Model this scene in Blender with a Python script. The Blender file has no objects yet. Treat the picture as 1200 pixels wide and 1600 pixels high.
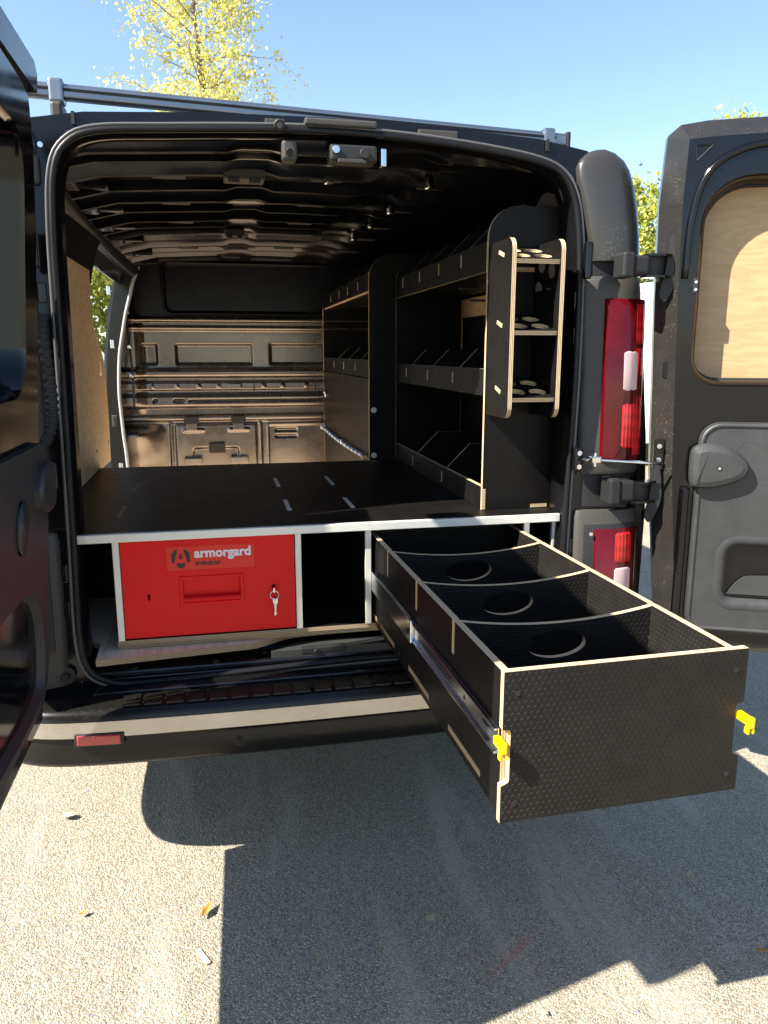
import bpy, bmesh, math, random
import numpy as np
from mathutils import Matrix, Vector
from mathutils.geometry import tessellate_polygon
R = math.radians
SC = bpy.context.scene
# ------------------------------------------------------------------ camera
cd = bpy.data.cameras.new('camera'); cam = bpy.data.objects.new('camera', cd); SC.collection.objects.link(cam)
cd.sensor_fit = 'VERTICAL'; cd.sensor_height = 24.0; cd.lens = 18.03; cd.clip_start = .05; cd.clip_end = 2000
cam.location = (-.30, -2.08, 1.40); cam.rotation_euler = (R(90-11.75), 0, R(-12)); SC.camera = cam
# ------------------------------------------------------------------ sky, sun, exposure
SUN = Vector((1.0, .27, -1.0)).normalized()          # direction the light travels
wd = bpy.data.worlds.new('World'); SC.world = wd; wd.use_nodes = True
sky = wd.node_tree.nodes.new('ShaderNodeTexSky'); sky.sky_type = 'NISHITA'; sky.sun_disc = False
sky.sun_elevation = math.asin(-SUN.z); sky.sun_rotation = math.atan2(-SUN.x, -SUN.y)
sky.air_density = 1.0; sky.dust_density = .6; sky.ozone_density = 1.5
bg = wd.node_tree.nodes['Background']; bg.inputs['Strength'].default_value = .078
wd.node_tree.links.new(sky.outputs[0], bg.inputs['Color'])
sl = bpy.data.lights.new('sun', 'SUN'); so = bpy.data.objects.new('sun', sl); SC.collection.objects.link(so)
sl.energy = 5.0; sl.angle = R(.53); sl.color = (1, .94, .83)
so.rotation_euler = SUN.to_track_quat('-Z', 'Y').to_euler(); so.location = (-6, -3, 6)
SC.view_settings.view_transform = 'Standard'; SC.view_settings.look = 'None'
SC.view_settings.exposure = 1.86; SC.view_settings.gamma = 1.0; SC.view_settings.use_curve_mapping = False
SC.cycles.use_denoising = True; SC.cycles.max_bounces = 10; SC.cycles.diffuse_bounces = 8; SC.cycles.glossy_bounces = 5
SC.cycles.sample_clamp_indirect = 8.0; SC.cycles.caustics_reflective = False; SC.cycles.caustics_refractive = False

# ================================================================== materials
class NT:
    def __init__(s, name):
        s.m = bpy.data.materials.new(name); s.m.use_nodes = True; s.t = s.m.node_tree
        s.b = s.t.nodes['Principled BSDF']
    def n(s, ty, **kw):
        x = s.t.nodes.new(ty)
        for k, v in kw.items():
            if k.startswith('i_'):
                x.inputs[k[2:].replace('_', ' ')].default_value = v
            else: setattr(x, k, v)
        return x
    def l(s, a, b): s.t.links.new(a, b)
    def math(s, op, a, b=None, c=None):
        x = s.t.nodes.new('ShaderNodeMath'); x.operation = op
        for i, v in enumerate((a, b, c)):
            if v is None: continue
            if isinstance(v, (int, float)): x.inputs[i].default_value = v
            else: s.l(v, x.inputs[i])
        return x.outputs[0]
    def vm(s, op, a, b=None):
        x = s.t.nodes.new('ShaderNodeVectorMath'); x.operation = op
        for i, v in enumerate((a, b)):
            if v is None: continue
            if isinstance(v, (tuple, list)): x.inputs[i].default_value = v
            else: s.l(v, x.inputs[i])
        return x.outputs['Value'] if op == 'DOT_PRODUCT' else x.outputs[0]
    def ramp(s, fac, stops):
        x = s.t.nodes.new('ShaderNodeValToRGB'); e = x.color_ramp.elements
        while len(e) < len(stops): e.new(.5)
        for q, (p, c) in zip(e, stops):
            q.position = p; q.color = (*c, 1) if len(c) == 3 else c
        s.l(fac, x.inputs[0]); return x.outputs[0]
    def mix(s, fac, a, b):
        x = s.t.nodes.new('ShaderNodeMix'); x.data_type = 'RGBA'
        for k, v in ((0, fac), (6, a), (7, b)):
            if isinstance(v, (int, float)): x.inputs[k].default_value = v
            elif isinstance(v, (tuple, list)): x.inputs[k].default_value = (*v, 1)
            else: s.l(v, x.inputs[k])
        return x.outputs[2]
    def noise(s, vec, scale, detail=4, rough=.55):
        x = s.n('ShaderNodeTexNoise', i_Scale=scale, i_Detail=detail, i_Roughness=rough)
        if vec is not None: s.l(vec, x.inputs['Vector'])
        return x.outputs[0]
    def coord(s, k='Object'): return s.n('ShaderNodeTexCoord').outputs[k]
    def bump(s, h, strength=.3, dist=.002, prev=None):
        x = s.n('ShaderNodeBump', i_Strength=strength, i_Distance=dist); s.l(h, x.inputs['Height'])
        if prev is not None: s.l(prev, x.inputs['Normal'])
        s.l(x.outputs[0], s.b.inputs['Normal']); return x.outputs[0]
    def set(s, **kw):
        for k, v in kw.items():
            k = k.replace('_', ' ')
            if isinstance(v, (int, float)): s.b.inputs[k].default_value = v
            elif isinstance(v, (tuple, list)): s.b.inputs[k].default_value = (*v, 1) if len(v) == 3 else v
            else: s.l(v, s.b.inputs[k])
        return s

def plain(name, col, rough=.5, metal=0., coat=0., grain=0., gscale=200, var=.0, spec=.5):
    t = NT(name); t.set(Base_Color=col, Roughness=rough, Metallic=metal, Coat_Weight=coat, Specular_IOR_Level=spec)
    if grain or var:
        c = t.coord()
        n = t.noise(c, gscale, 3)
        if grain: t.bump(n, grain, .0015)
        n2 = t.noise(c, 9, 5, .6)
        if var:
            lo = tuple(q*(1-var) for q in col); hi = tuple(min(1, q*(1+var)) for q in col)
            t.set(Base_Color=t.ramp(n2, [(.3, lo), (.7, hi)]))
        t.set(Roughness=t.math('MULTIPLY_ADD', n2, .25, rough-.125))
    return t.m

def dusty(name, col, rough, coat, dust=.5, dcol=(.30, .27, .23)):
    """dark paint or plastic with settled road dust and specks"""
    t = NT(name); c = t.coord()
    v = t.n('ShaderNodeTexVoronoi', i_Scale=125.); t.l(c, v.inputs['Vector'])
    big = t.noise(c, 7, 5, .62)
    sp = t.math('LESS_THAN', v.outputs['Distance'], t.math('MULTIPLY', t.math('SUBTRACT', big, .36), .80))
    film = t.math('MULTIPLY', t.math('SMOOTH_MIN', big, .62, .2), .05*dust)
    f = t.math('ADD', t.math('MULTIPLY', sp, .22*dust), film)
    t.set(Base_Color=t.mix(f, col, dcol), Roughness=t.math('MULTIPLY_ADD', big, .22, rough-.1), Coat_Weight=coat, Coat_Roughness=.12, Specular_IOR_Level=.3)
    return t.m

PAINT = dusty('van_paint', (.0022, .0022, .0028), .15, .15, .35)
COVER = dusty('corner_cover_paint', (.024, .023, .023), .28, .4, 1.2)
FLANK = dusty('door_flank_paint', (.009, .009, .009), .26, .2, 1.3)
PAINT_CLEAN = plain('door_paint', (.002, .002, .0028), .13, 0, .0, 0, 200, .15, .4)
INNER = plain('inner_steel', (.030, .030, .033), .20, .85, .1, .03, 60, .2)
STEELBLK = plain('bulkhead_steel', (.22, .195, .17), .28, .92, .0, .0, 90, .12)
UPPER_SHADE = plain('bulkhead_upper_shade', (.010, .010, .012), .32, .3, 0, .02, 90, .1, .3)  # dark version of the bulkhead finish; shade of its top put into the colour
PLAS = dusty('trim_plastic', (.042, .040, .037), .5, 0, 1.0)
DPLAS = plain('door_trim_plastic', (.028, .029, .030), .5, 0, 0, .55, 190, .2)
BUMP = dusty('bumper_plastic', (.004, .004, .004), .24, 0, .3)
SILL = plain('sill_trim', (.028, .028, .028), .42, 0, 0, .1, 200, .2)
RUB = plain('seal_rubber', (.007, .007, .008), .42, 0, 0, .2, 300, 0, .25)
BEAD = plain('seal_bead', (.075, .075, .076), .4, 0, 0, .1, 300)
GSEAL = plain('grey_seal', (.30, .30, .31), .4, 0, 0, .1, 300)
BLK = plain('black_matt', (.008, .008, .009), .6)
ALU = plain('aluminium', (.22, .245, .28), .34, .9, 0, .1, 260)
ALUS = plain('alu_trim', (.72, .71, .66), .42, .35, 0, .05, 260)
ZINC = plain('zinc_steel', (.58, .62, .66), .22, 1, 0, .05, 120)
CHROME = plain('bright_steel', (.75, .75, .76), .15, 1)
YEL = plain('yellow_plastic', (.85, .55, .0), .35)
WHITE = plain('white_paint', (.78, .78, .76), .3, 0, .5)
CARB = plain('blue_grey_paint', (.35, .42, .50), .3, 0, .5)
GLASSD = plain('dark_glass', (.02, .03, .03), .06, 0, 1)
TYRE = plain('tyre', (.02, .02, .02), .8, 0, 0, .5, 80)
REDL = plain('lens_red_dark', (.075, .002, .004), .12, 0, .1, 0, 200, .3, .35)
REDB = plain('lens_red_bright', (.62, .012, .015), .14, 0, 1)
def lens_mat(name, col, rs):
    t = NT(name); c = t.coord(); sx = t.n('ShaderNodeSeparateXYZ'); t.l(c, sx.inputs[0])
    st = t.math('SINE', t.math('MULTIPLY', sx.outputs[0], rs)); st2 = t.math('SINE', t.math('MULTIPLY', sx.outputs[2], rs*.35))
    f = t.math('MULTIPLY_ADD', t.math('ADD', st, t.math('MULTIPLY', st2, .6)), .3, .5)
    t.set(Base_Color=t.ramp(f, [(.1, tuple(q*.55 for q in col)), (.9, tuple(min(1, q*1.3) for q in col))]), Roughness=.2, Coat_Weight=.4, Coat_Roughness=.05)
    t.bump(f, .5, .002); return t.m
REDB = lens_mat('lens_red_bright', (.60, .010, .012), 500); CLEAR = lens_mat('lens_clear', (.36, .19, .19), 420); 
REDR = plain('reflector_red', (.42, .035, .04), .25, 0, .6, .5, 900)
CLEAR = plain('lens_clear', (.62, .42, .42), .12, 0, 1)
BLANK = plain('window_blank', (.004, .005, .008), .3, 0, .0, 0, 200, .1, .25)
PRW = plain('print_white', (.8, .8, .8), .5)
PRK = plain('print_black', (.012, .012, .014), .5)
STICK = plain('sticker_red', (.80, .045, .028), .42, 0, 0, 0, 200, 0, .25)
CORDM = plain('cord_white', (.75, .78, .82), .4)
CORDB = plain('cord_blue', (.12, .25, .50), .4)

def red_mat():
    t = NT('drawer_red'); c = t.coord(); n = t.noise(c, 330, 2, .5)
    t.set(Base_Color=(.80, .006, .008), Roughness=t.math('MULTIPLY_ADD', t.noise(c, 30, 3), .15, .28), Specular_IOR_Level=.24)
    t.bump(n, .45, .0018); return t.m
RED = red_mat()

def hex_mat(name, base, cell, strength, rough):
    t = NT(name); p = t.vm('SCALE', t.coord()); 
    p.node.inputs['Scale'].default_value = 1.0/cell
    xy = t.vm('MULTIPLY', p, (1, 1, 0)); xy = t.vm('ADD', xy, (200, 346.41, 0))
    r = (1, 1.7320508, 1); h = (.5, .8660254, .5)
    a = t.vm('SUBTRACT', t.vm('MODULO', xy, r), h); a = t.vm('MULTIPLY', a, (1, 1, 0))
    b = t.vm('SUBTRACT', t.vm('MODULO', t.vm('SUBTRACT', xy, h), r), h); b = t.vm('MULTIPLY', b, (1, 1, 0))
    da, db = t.vm('DOT_PRODUCT', a, a), t.vm('DOT_PRODUCT', b, b)
    sel = t.math('LESS_THAN', da, db)
    mx = t.n('ShaderNodeMix', data_type='VECTOR'); t.l(sel, mx.inputs[0]); t.l(b, mx.inputs[4]); t.l(a, mx.inputs[5])
    g = t.vm('ABSOLUTE', mx.outputs[1])
    sx = t.n('ShaderNodeSeparateXYZ'); t.l(g, sx.inputs[0])
    e = t.math('MAXIMUM', sx.outputs[0], t.math('ADD', t.math('MULTIPLY', sx.outputs[0], .5), t.math('MULTIPLY', sx.outputs[1], .8660254)))
    groove = t.math('SMOOTHSTEP', .40, .47, e) if False else t.n('ShaderNodeMapRange', interpolation_type='SMOOTHSTEP', i_From_Min=.39, i_From_Max=.475).outputs[0]
    t.l(e, groove.node.inputs['Value'])
    w = t.noise(t.coord(), 14, 5, .65)
    t.set(Specular_IOR_Level=.16, Base_Color=t.ramp(w, [(.3, tuple(q*.8 for q in base)), (.75, tuple(q*1.35 for q in base))]),
          Roughness=t.math('ADD', t.math('MULTIPLY_ADD', w, .22, rough-.11), t.math('MULTIPLY', groove, .15)))
    fine = t.noise(t.coord(), 900, 2)
    hgt = t.math('ADD', t.math('MULTIPLY', groove, -1.0), t.math('MULTIPLY', fine, .12))
    t.bump(hgt, strength, .0012); return t.m
PHEN = hex_mat('phenolic_hex', (.0135, .0122, .0108), .0118, 1.0, .34)
PHENS = hex_mat('phenolic_smooth', (.0055, .005, .0048), .0118, .10, .40)
PHENF = hex_mat('phenolic_fine', (.006, .0052, .0048), .006, .5, .36)

def ply_edge(name, c0, c1):
    t = NT(name); s = t.n('ShaderNodeSeparateXYZ'); t.l(t.coord(), s.inputs[0])
    w = t.math('MULTIPLY', s.outputs[2], 2*math.pi/.0047)
    st = t.math('MULTIPLY_ADD', t.math('SINE', w), .5, .5)
    n = t.noise(t.coord(), 120, 4)
    f = t.math('ADD', t.math('MULTIPLY', st, .6), t.math('MULTIPLY', n, .4))
    t.set(Base_Color=t.ramp(f, [(.25, c0), (.7, c1)]), Roughness=.65); return t.m
EDGE = ply_edge('plywood_edge', (.26, .165, .08), (.64, .50, .31))
EDGE2 = ply_edge('plywood_edge_sheet', (.22, .15, .09), (.42, .32, .2))

def plywood(name, dark, lite, axis=(1, 12, 12), sc=1.0):
    t = NT(name); c = t.coord()
    m = t.vm('MULTIPLY', c, axis)
    warp = t.noise(t.vm('MULTIPLY', c, (axis[0]*1.2, axis[1]*.25, axis[2]*.25)), 1.6*sc, 3)
    v = t.n('ShaderNodeTexNoise', i_Scale=4.*sc, i_Detail=8., i_Roughness=.62, i_Distortion=.6); t.l(m, v.inputs['Vector'])
    rings = t.math('MULTIPLY_ADD', t.math('SINE', t.math('MULTIPLY', warp, 60)), .5, .5)
    f = t.math('ADD', t.math('MULTIPLY', v.outputs[0], .72), t.math('MULTIPLY', rings, .22))
    t.set(Base_Color=t.ramp(f, [(.28, dark), (.62, lite)]), Roughness=t.math('MULTIPLY_ADD', v.outputs[0], .2, .4))
    t.bump(v.outputs[0], .15, .001); return t.m
PLYL = plywood('lining_plywood', (.78, .52, .26), (.92, .68, .40), (1.2, 14, 14))
PLYD = plywood('door_plywood', (.33, .215, .105), (.40, .265, .135), (1.4, 1.4, 26))
PLYF = plywood('floor_plywood', (.70, .52, .36), (.84, .67, .50), (10, 1.4, 10))

def ground_mat():
    t = NT('asphalt'); c = t.coord()
    big = t.noise(c, 1.1, 6, .6); mid = t.noise(c, 6, 5, .6)
    wv = t.n('ShaderNodeTexNoise', i_Scale=60., i_Detail=2.); t.l(c, wv.inputs['Vector'])
    off = t.vm('SCALE', wv.outputs['Color']); off.node.inputs['Scale'].default_value = .012
    cw = t.vm('ADD', c, off)
    v = t.n('ShaderNodeTexVoronoi', feature='F1', i_Scale=165., i_Randomness=1.); t.l(cw, v.inputs['Vector'])
    v2 = t.n('ShaderNodeTexVoronoi', feature='F1', i_Scale=230.); t.l(cw, v2.inputs['Vector'])
    ve = t.n('ShaderNodeTexVoronoi', feature='DISTANCE_TO_EDGE', i_Scale=165.); t.l(cw, ve.inputs['Vector'])
    sx = t.n('ShaderNodeSeparateColor'); t.l(v.outputs['Color'], sx.inputs[0])
    stone = t.ramp(sx.outputs[0], [(0, (.27, .23, .17)), (.5, (.37, .325, .245)), (.85, (.44, .39, .30)), (1, (.47, .41, .32))])
    col = t.mix(t.math('MULTIPLY', t.math('SUBTRACT', big, .35), .9), stone, (.29, .25, .185))
    gap = t.n('ShaderNodeMapRange', interpolation_type='SMOOTHSTEP', i_From_Min=.0, i_From_Max=.16); t.l(ve.outputs['Distance'], gap.inputs['Value'])
    col = t.mix(t.math('SUBTRACT', 1, gap.outputs[0]), col, (.10, .083, .060))
    st = t.n('ShaderNodeTexNoise', i_Scale=1.0, i_Detail=6., i_Roughness=.6, i_Distortion=.8); t.l(t.vm('MULTIPLY', c, (5., .9, 1)), st.inputs['Vector'])
    sm0 = t.n('ShaderNodeMapRange', interpolation_type='SMOOTHSTEP', i_From_Min=.50, i_From_Max=.72); t.l(st.outputs[0], sm0.inputs['Value'])
    col = t.mix(t.math('MULTIPLY', sm0.outputs[0], .45), col, (.44, .39, .31))
    oil = t.noise(c, 2.3, 4, .55); om = t.n('ShaderNodeMapRange', interpolation_type='SMOOTHSTEP', i_From_Min=.60, i_From_Max=.72); t.l(oil, om.inputs['Value'])
    col = t.mix(t.math('MULTIPLY', om.outputs[0], .12), col, (.12, .10, .08))
    # paint flecks: blue crumbs, a red spray smear
    fl = t.n('ShaderNodeTexVoronoi', i_Scale=13.); t.l(c, fl.inputs['Vector'])
    fs = t.n('ShaderNodeSeparateColor'); t.l(fl.outputs['Color'], fs.inputs[0])
    fleck = t.math('MULTIPLY', t.math('LESS_THAN', fl.outputs['Distance'], t.math('MULTIPLY', mid, .13)), t.math('GREATER_THAN', fs.outputs[0], .72))
    col = t.mix(t.math('MULTIPLY', fleck, .75), col, (.05, .11, .30))
    s = t.n('ShaderNodeSeparateXYZ'); t.l(c, s.inputs[0])
    ax = t.math('SUBTRACT', s.outputs[0], .33); ay = t.math('ADD', s.outputs[1], .60)
    ca, sa = math.cos(.62), math.sin(.62)
    u = t.math('ADD', t.math('MULTIPLY', ax, ca), t.math('MULTIPLY', ay, sa)); w = t.math('SUBTRACT', t.math('MULTIPLY', ay, ca), t.math('MULTIPLY', ax, sa))
    q = t.math('ADD', t.math('MULTIPLY', t.math('MULTIPLY', u, u), 80), t.math('MULTIPLY', t.math('MULTIPLY', w, w), 5200))
    sm = t.n('ShaderNodeMapRange', i_From_Min=1.2, i_From_Max=.0); t.l(q, sm.inputs['Value'])
    col = t.mix(t.math('MULTIPLY', t.math('MULTIPLY', sm.outputs[0], mid), .55), col, (.5, .05, .04))
    t.set(Base_Color=col, Roughness=t.math('MULTIPLY_ADD', sx.outputs[1], .3, .62))
    dome = t.math('SUBTRACT', .6, v.outputs['Distance'])
    h = t.math('ADD', t.math('MULTIPLY', t.math('MULTIPLY', dome, gap.outputs[0]), t.math('MULTIPLY_ADD', sx.outputs[2], .7, .6)), t.math('MULTIPLY', t.math('SUBTRACT', .5, v2.outputs['Distance']), .25))
    t.bump(h, .75, .0058); return t.m
GROUND = ground_mat()

def leaf_mat(name, stops):
    t = NT(name); oi = t.n('ShaderNodeAttribute', attribute_name='tint')
    t.set(Base_Color=t.ramp(oi.outputs['Fac'], stops), Roughness=.5)
    tr = t.n('ShaderNodeBsdfTranslucent'); t.l(t.b.inputs['Base Color'].links[0].from_socket, tr.inputs[0])
    mx = t.n('ShaderNodeMixShader', i_Fac=.4); t.l(t.b.outputs[0], mx.inputs[1]); t.l(tr.outputs[0], mx.inputs[2])
    t.l(mx.outputs[0], t.t.nodes['Material Output'].inputs[0]); return t.m
LEAFY = leaf_mat('birch_leaf', [(0, (.42, .40, .08)), (.4, (.66, .60, .14)), (.8, (.75, .69, .22)), (1, (.50, .54, .14))])
LEAFG = leaf_mat('green_leaf', [(0, (.18, .22, .03)), (.5, (.34, .37, .05)), (1, (.50, .48, .08))])
BARK = plain('bark', (.20, .16, .13), .8, 0, 0, .6, 40, .4)
DRY = plain('dry_leaf', (.42, .20, .05), .6, 0, 0, .5, 150, .4)
DRYP = plain('dry_leaf_pale', (.42, .36, .22), .6, 0, 0, .5, 150, .3)

# ================================================================== geometry helpers
I4 = Matrix.Identity(4)
W = {}; XF = [I4]
def reg(name, me, mats, parent=None, M=I4, smooth=False):
    o = bpy.data.objects.new(name, me); SC.collection.objects.link(o)
    for m in (mats if isinstance(mats, (list, tuple)) else [mats]): me.materials.append(m)
    if smooth: me.polygons.foreach_set('use_smooth', [True]*len(me.polygons))
    M = XF[-1] @ M
    if parent is not None:
        o.parent = parent; o.matrix_parent_inverse = W[parent].inverted()
    o.matrix_basis = M; W[o] = M
    return o
def empty(name, loc, parent=None):
    o = bpy.data.objects.new(name, None); SC.collection.objects.link(o); o.empty_display_size = .1
    M = XF[-1] @ Matrix.Translation(loc)
    if parent is not None: o.parent = parent; o.matrix_parent_inverse = W[parent].inverted()
    o.matrix_basis = M; W[o] = M; return o
def thing(name, loc, label, cat, group=None):
    return tag(empty(name, loc), label, cat, group)
def tag(o, label=None, cat=None, group=None, kind=None):
    if label: o['label'] = label
    if cat: o['category'] = cat
    if group: o['group'] = group
    if kind: o['kind'] = kind
    return o
def mesh(v, f, recalc=True):
    me = bpy.data.meshes.new('mesh'); me.from_pydata([tuple(map(float, p)) for p in v], [], f)
    if recalc:
        bm = bmesh.new(); bm.from_mesh(me); bmesh.ops.remove_doubles(bm, verts=bm.verts, dist=1e-6)
        bmesh.ops.recalc_face_normals(bm, faces=bm.faces); bm.to_mesh(me); bm.free()
    me.update(); return me
def boxm(x0, x1, y0, y1, z0, z1, bev=0, seg=2):
    bm = bmesh.new(); bmesh.ops.create_cube(bm, size=1)
    for v in bm.verts: v.co = Vector(((x0+x1)/2+v.co.x*(x1-x0), (y0+y1)/2+v.co.y*(y1-y0), (z0+z1)/2+v.co.z*(z1-z0)))
    if bev: bmesh.ops.bevel(bm, geom=bm.edges[:], offset=bev, segments=seg, affect='EDGES', profile=.5)
    me = bpy.data.meshes.new('mesh'); bm.to_mesh(me); bm.free(); return me
def box(name, b, mat, parent=None, bev=.002, M=I4, seg=2):
    return reg(name, boxm(*b, bev=bev, seg=seg), mat, parent, M)
def frame(o, u, v):
    u = Vector(u).normalized(); v = Vector(v); v = (v-u*v.dot(u)).normalized(); w = u.cross(v)
    M = Matrix((u, v, w)).transposed().to_4x4(); M.translation = Vector(o); return M
def platem(pts, holes, t0, t1, edgeidx=1):
    loops = [list(pts)]+[list(h) for h in holes]
    tri = tessellate_polygon([[Vector((p[0], p[1], 0)) for p in l] for l in loops])
    flat = [p for l in loops for p in l]; n = len(flat)
    v = [(p[0], p[1], t0) for p in flat]+[(p[0], p[1], t1) for p in flat]
    f, mi = [], []
    for a, b, c in tri:
        A, B, C = flat[a], flat[b], flat[c]
        if (B[0]-A[0])*(C[1]-A[1])-(B[1]-A[1])*(C[0]-A[0]) < 0: b, c = c, b
        f += [(a+n, b+n, c+n), (a, c, b)]; mi += [0, 0]
    k = 0
    for li, l in enumerate(loops):
        ar = sum(l[i][0]*l[(i+1) % len(l)][1]-l[(i+1) % len(l)][0]*l[i][1] for i in range(len(l)))
        flip = (ar < 0) if li == 0 else (ar > 0)
        for i in range(len(l)):
            a, b = k+i, k+(i+1) % len(l)
            f.append((a, b, b+n, a+n) if not flip else (b, a, a+n, b+n)); mi.append(edgeidx)
        k += len(l)
    me = bpy.data.meshes.new('mesh'); me.from_pydata(v, [], f); me.polygons.foreach_set('material_index', mi); me.update()
    return me
def plate(name, pts, t, M, face, edge=None, holes=(), parent=None, t0=0.):
    return reg(name, platem(pts, holes, t0, t, 1 if edge else 0), [face, edge] if edge else [face], parent, M)
def rect(x0, x1, y0, y1): return [(x0, y0), (x1, y0), (x1, y1), (x0, y1)]
def rrect(x0, x1, y0, y1, r, n=6):
    rs = r if isinstance(r, (list, tuple)) else [r]*4
    out = []
    for (cx, cy, a0), q in zip(((x1, y1, 0), (x0, y1, 90), (x0, y0, 180), (x1, y0, 270)), (rs[2], rs[3], rs[0], rs[1])):
        if q <= 0: out.append((cx, cy)); continue
        sx = -1 if cx == x1 else 1; sy = -1 if cy == y1 else 1
        for i in range(n+1):
            a = R(a0+90*i/n); out.append((cx+sx*q+q*math.cos(a), cy+sy*q+q*math.sin(a)))
    return out
def ell(cx, cy, a, b, n=40): return [(cx+a*math.cos(2*math.pi*i/n), cy+b*math.sin(2*math.pi*i/n)) for i in range(n)]
def spline(pts, n=6, closed=False):
    P = [np.array(p, float) for p in pts]; L = len(P); out = []
    for i in range(L if closed else L-1):
        p1, p2 = P[i], P[(i+1) % L]
        p0 = P[i-1] if (closed or i > 0) else 2*p1-p2
        p3 = P[(i+2) % L] if (closed or i+2 < L) else 2*p2-p1
        for k in range(n):
            t = k/n; out.append(tuple(.5*((2*p1)+(p2-p0)*t+(2*p0-5*p1+4*p2-p3)*t*t+(3*p1-p0-3*p2+p3)*t**3)))
    if not closed: out.append(tuple(P[-1]))
    return out
def loftm(rings, closed=True, caps=False):
    n = len(rings[0]); v = [p for r in rings for p in r]; f = []
    for j in range(len(rings)-1):
        for i in range(n if closed else n-1):
            a, b = j*n+i, j*n+(i+1) % n; f.append((a, b, b+n, a+n))
    if caps: f += [tuple(range(n))[::-1], tuple(range((len(rings)-1)*n, len(rings)*n))]
    return mesh(v, f)
def tubem(path, r, n=10, closed=False, caps=True):
    P = [Vector(p) for p in path]; L = len(P); rings = []; ref = None
    for i, p in enumerate(P):
        a = P[i-1] if (closed or i > 0) else p; b = P[(i+1) % L] if (closed or i < L-1) else p
        t = (b-a).normalized()
        if ref is None:
            ref = Vector((0, 0, 1)) if abs(t.z) < .9 else Vector((1, 0, 0))
        u = (ref-t*ref.dot(t)).normalized(); w = t.cross(u); ref = u
        rr = r[i] if isinstance(r, (list, tuple)) else r
        rings.append([p+(u*math.cos(2*math.pi*k/n)+w*math.sin(2*math.pi*k/n))*rr for k in range(n)])
    if closed: rings.append(rings[0])
    return loftm(rings, True, caps and not closed)
def tube(name, path, r, mat, parent=None, n=10, closed=False): return reg(name, tubem(path, r, n, closed), mat, parent, I4, True)
def cyl(name, c, axis, r, h, mat, parent=None, n=24, r2=None, bev=True):
    a = Vector(axis).normalized(); c = Vector(c); r2 = r if r2 is None else r2; e = min(r, h)*.12 if bev else 0
    pr = [(0, r-e), (e, r), (h-e, r2), (h, r2-e)] if bev else [(0, r), (h, r2)]
    ref = Vector((0, 0, 1)) if abs(a.z) < .9 else Vector((1, 0, 0)); u = (ref-a*ref.dot(a)).normalized(); w = a.cross(u)
    rings = [[c+a*d+(u*math.cos(2*math.pi*k/n)+w*math.sin(2*math.pi*k/n))*q for k in range(n)] for d, q in pr]
    return reg(name, loftm(rings, True, True), mat, parent)
def text(s, size, bold=.0):
    cu = bpy.data.curves.new('t', 'FONT'); cu.body = s; cu.size = size; cu.extrude = .0006; cu.offset = bold; cu.resolution_u = 4
    ob = bpy.data.objects.new('t', cu); SC.collection.objects.link(ob)
    bpy.context.view_layer.update()
    me = bpy.data.meshes.new_from_object(ob.evaluated_get(bpy.context.evaluated_depsgraph_get()))
    bpy.data.objects.remove(ob); return me
TXT = {'a': text('armorgard', .040, .0013), 't': text('trekdror', .026, .0006), 'm': text('TM', .006)}
def fit(me, x0, x1, y0=None):
    xs = [v.co.x for v in me.vertices]; ys = [v.co.y for v in me.vertices]; k = (x1-x0)/(max(xs)-min(xs)); mx = min(xs)
    for v in me.vertices: v.co.x = x0+(v.co.x-mx)*k; v.co.y = v.co.y*k
    return me
def tilt(z): return .05*(z-.6)

# ================================================================== ground
gv = [(-300, -300), (300, -300), (300, 600), (-300, 600)]
g = reg('ground', mesh([(x, y, 0) for x, y in gv], [(0, 1, 2, 3)], False), GROUND); tag(g, 'worn pale asphalt yard', kind='structure')

# ================================================================== the black van
VAN = thing('black_van', (0, 0, 0), 'black panel van with both rear doors swung open, fitted out inside', 'van')
PROF = [(.86, .33), (.93, .40), (.955, .52), (.965, .74), (.972, .92), (.965, 1.15), (.945, 1.40), (.912, 1.62), (.868, 1.80), (.825, 1.895), (.745, 1.953), (.60, 1.977), (.30, 1.993), (0, 1.998)]
RING = [(-x, z) for x, z in PROF]+[(x, z) for x, z in PROF[::-1][1:]]
NR = len(RING); NP = len(PROF)
YS = [None, .30, .62, 1.36, 1.44, 2.76, 3.0, 3.6, 4.15, 4.55, 4.95, 5.2]
def hz(y): return float(np.interp(y, [3.6, 4.15, 4.55, 4.95, 5.2], [2.1, 1.62, 1.22, 1.08, .78]))
vv, ff = [], []
for y in YS:
    for x, z in RING:
        if y is None: vv.append((x, .035+tilt(z), z))
        elif y <= 3.6: vv.append((x, y, z))
        else:
            k = 1-.10*max(0, (y-4.2))**2; vv.append((x*k, y, min(z, hz(y))))
for j in range(len(YS)-1):
    for i in range(NR-1):
        left = i < NP-1; zi = RING[i][1]; zk = RING[i+1][1]; lo, hi = min(zi, zk), max(zi, zk)
        if j == 4 and left and lo >= .51 and hi <= 1.81: continue         # sliding door opening
        if j in (2,) and hi <= .75: continue                               # rear wheel arches
        if j in (8,) and hi <= .75: continue                               # front wheel arches
        a = j*NR+i; ff.append((a, a+1, a+1+NR, a+NR))
me = bpy.data.meshes.new('mesh'); me.from_pydata(vv, [], ff); me.update()
shell = reg('body_shell', me, [PAINT, INNER], VAN, I4, True)
md = shell.modifiers.new('thickness', 'SOLIDIFY'); md.thickness = .045; md.offset = -1; md.material_offset = 1; md.material_offset_rim = 1
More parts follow.
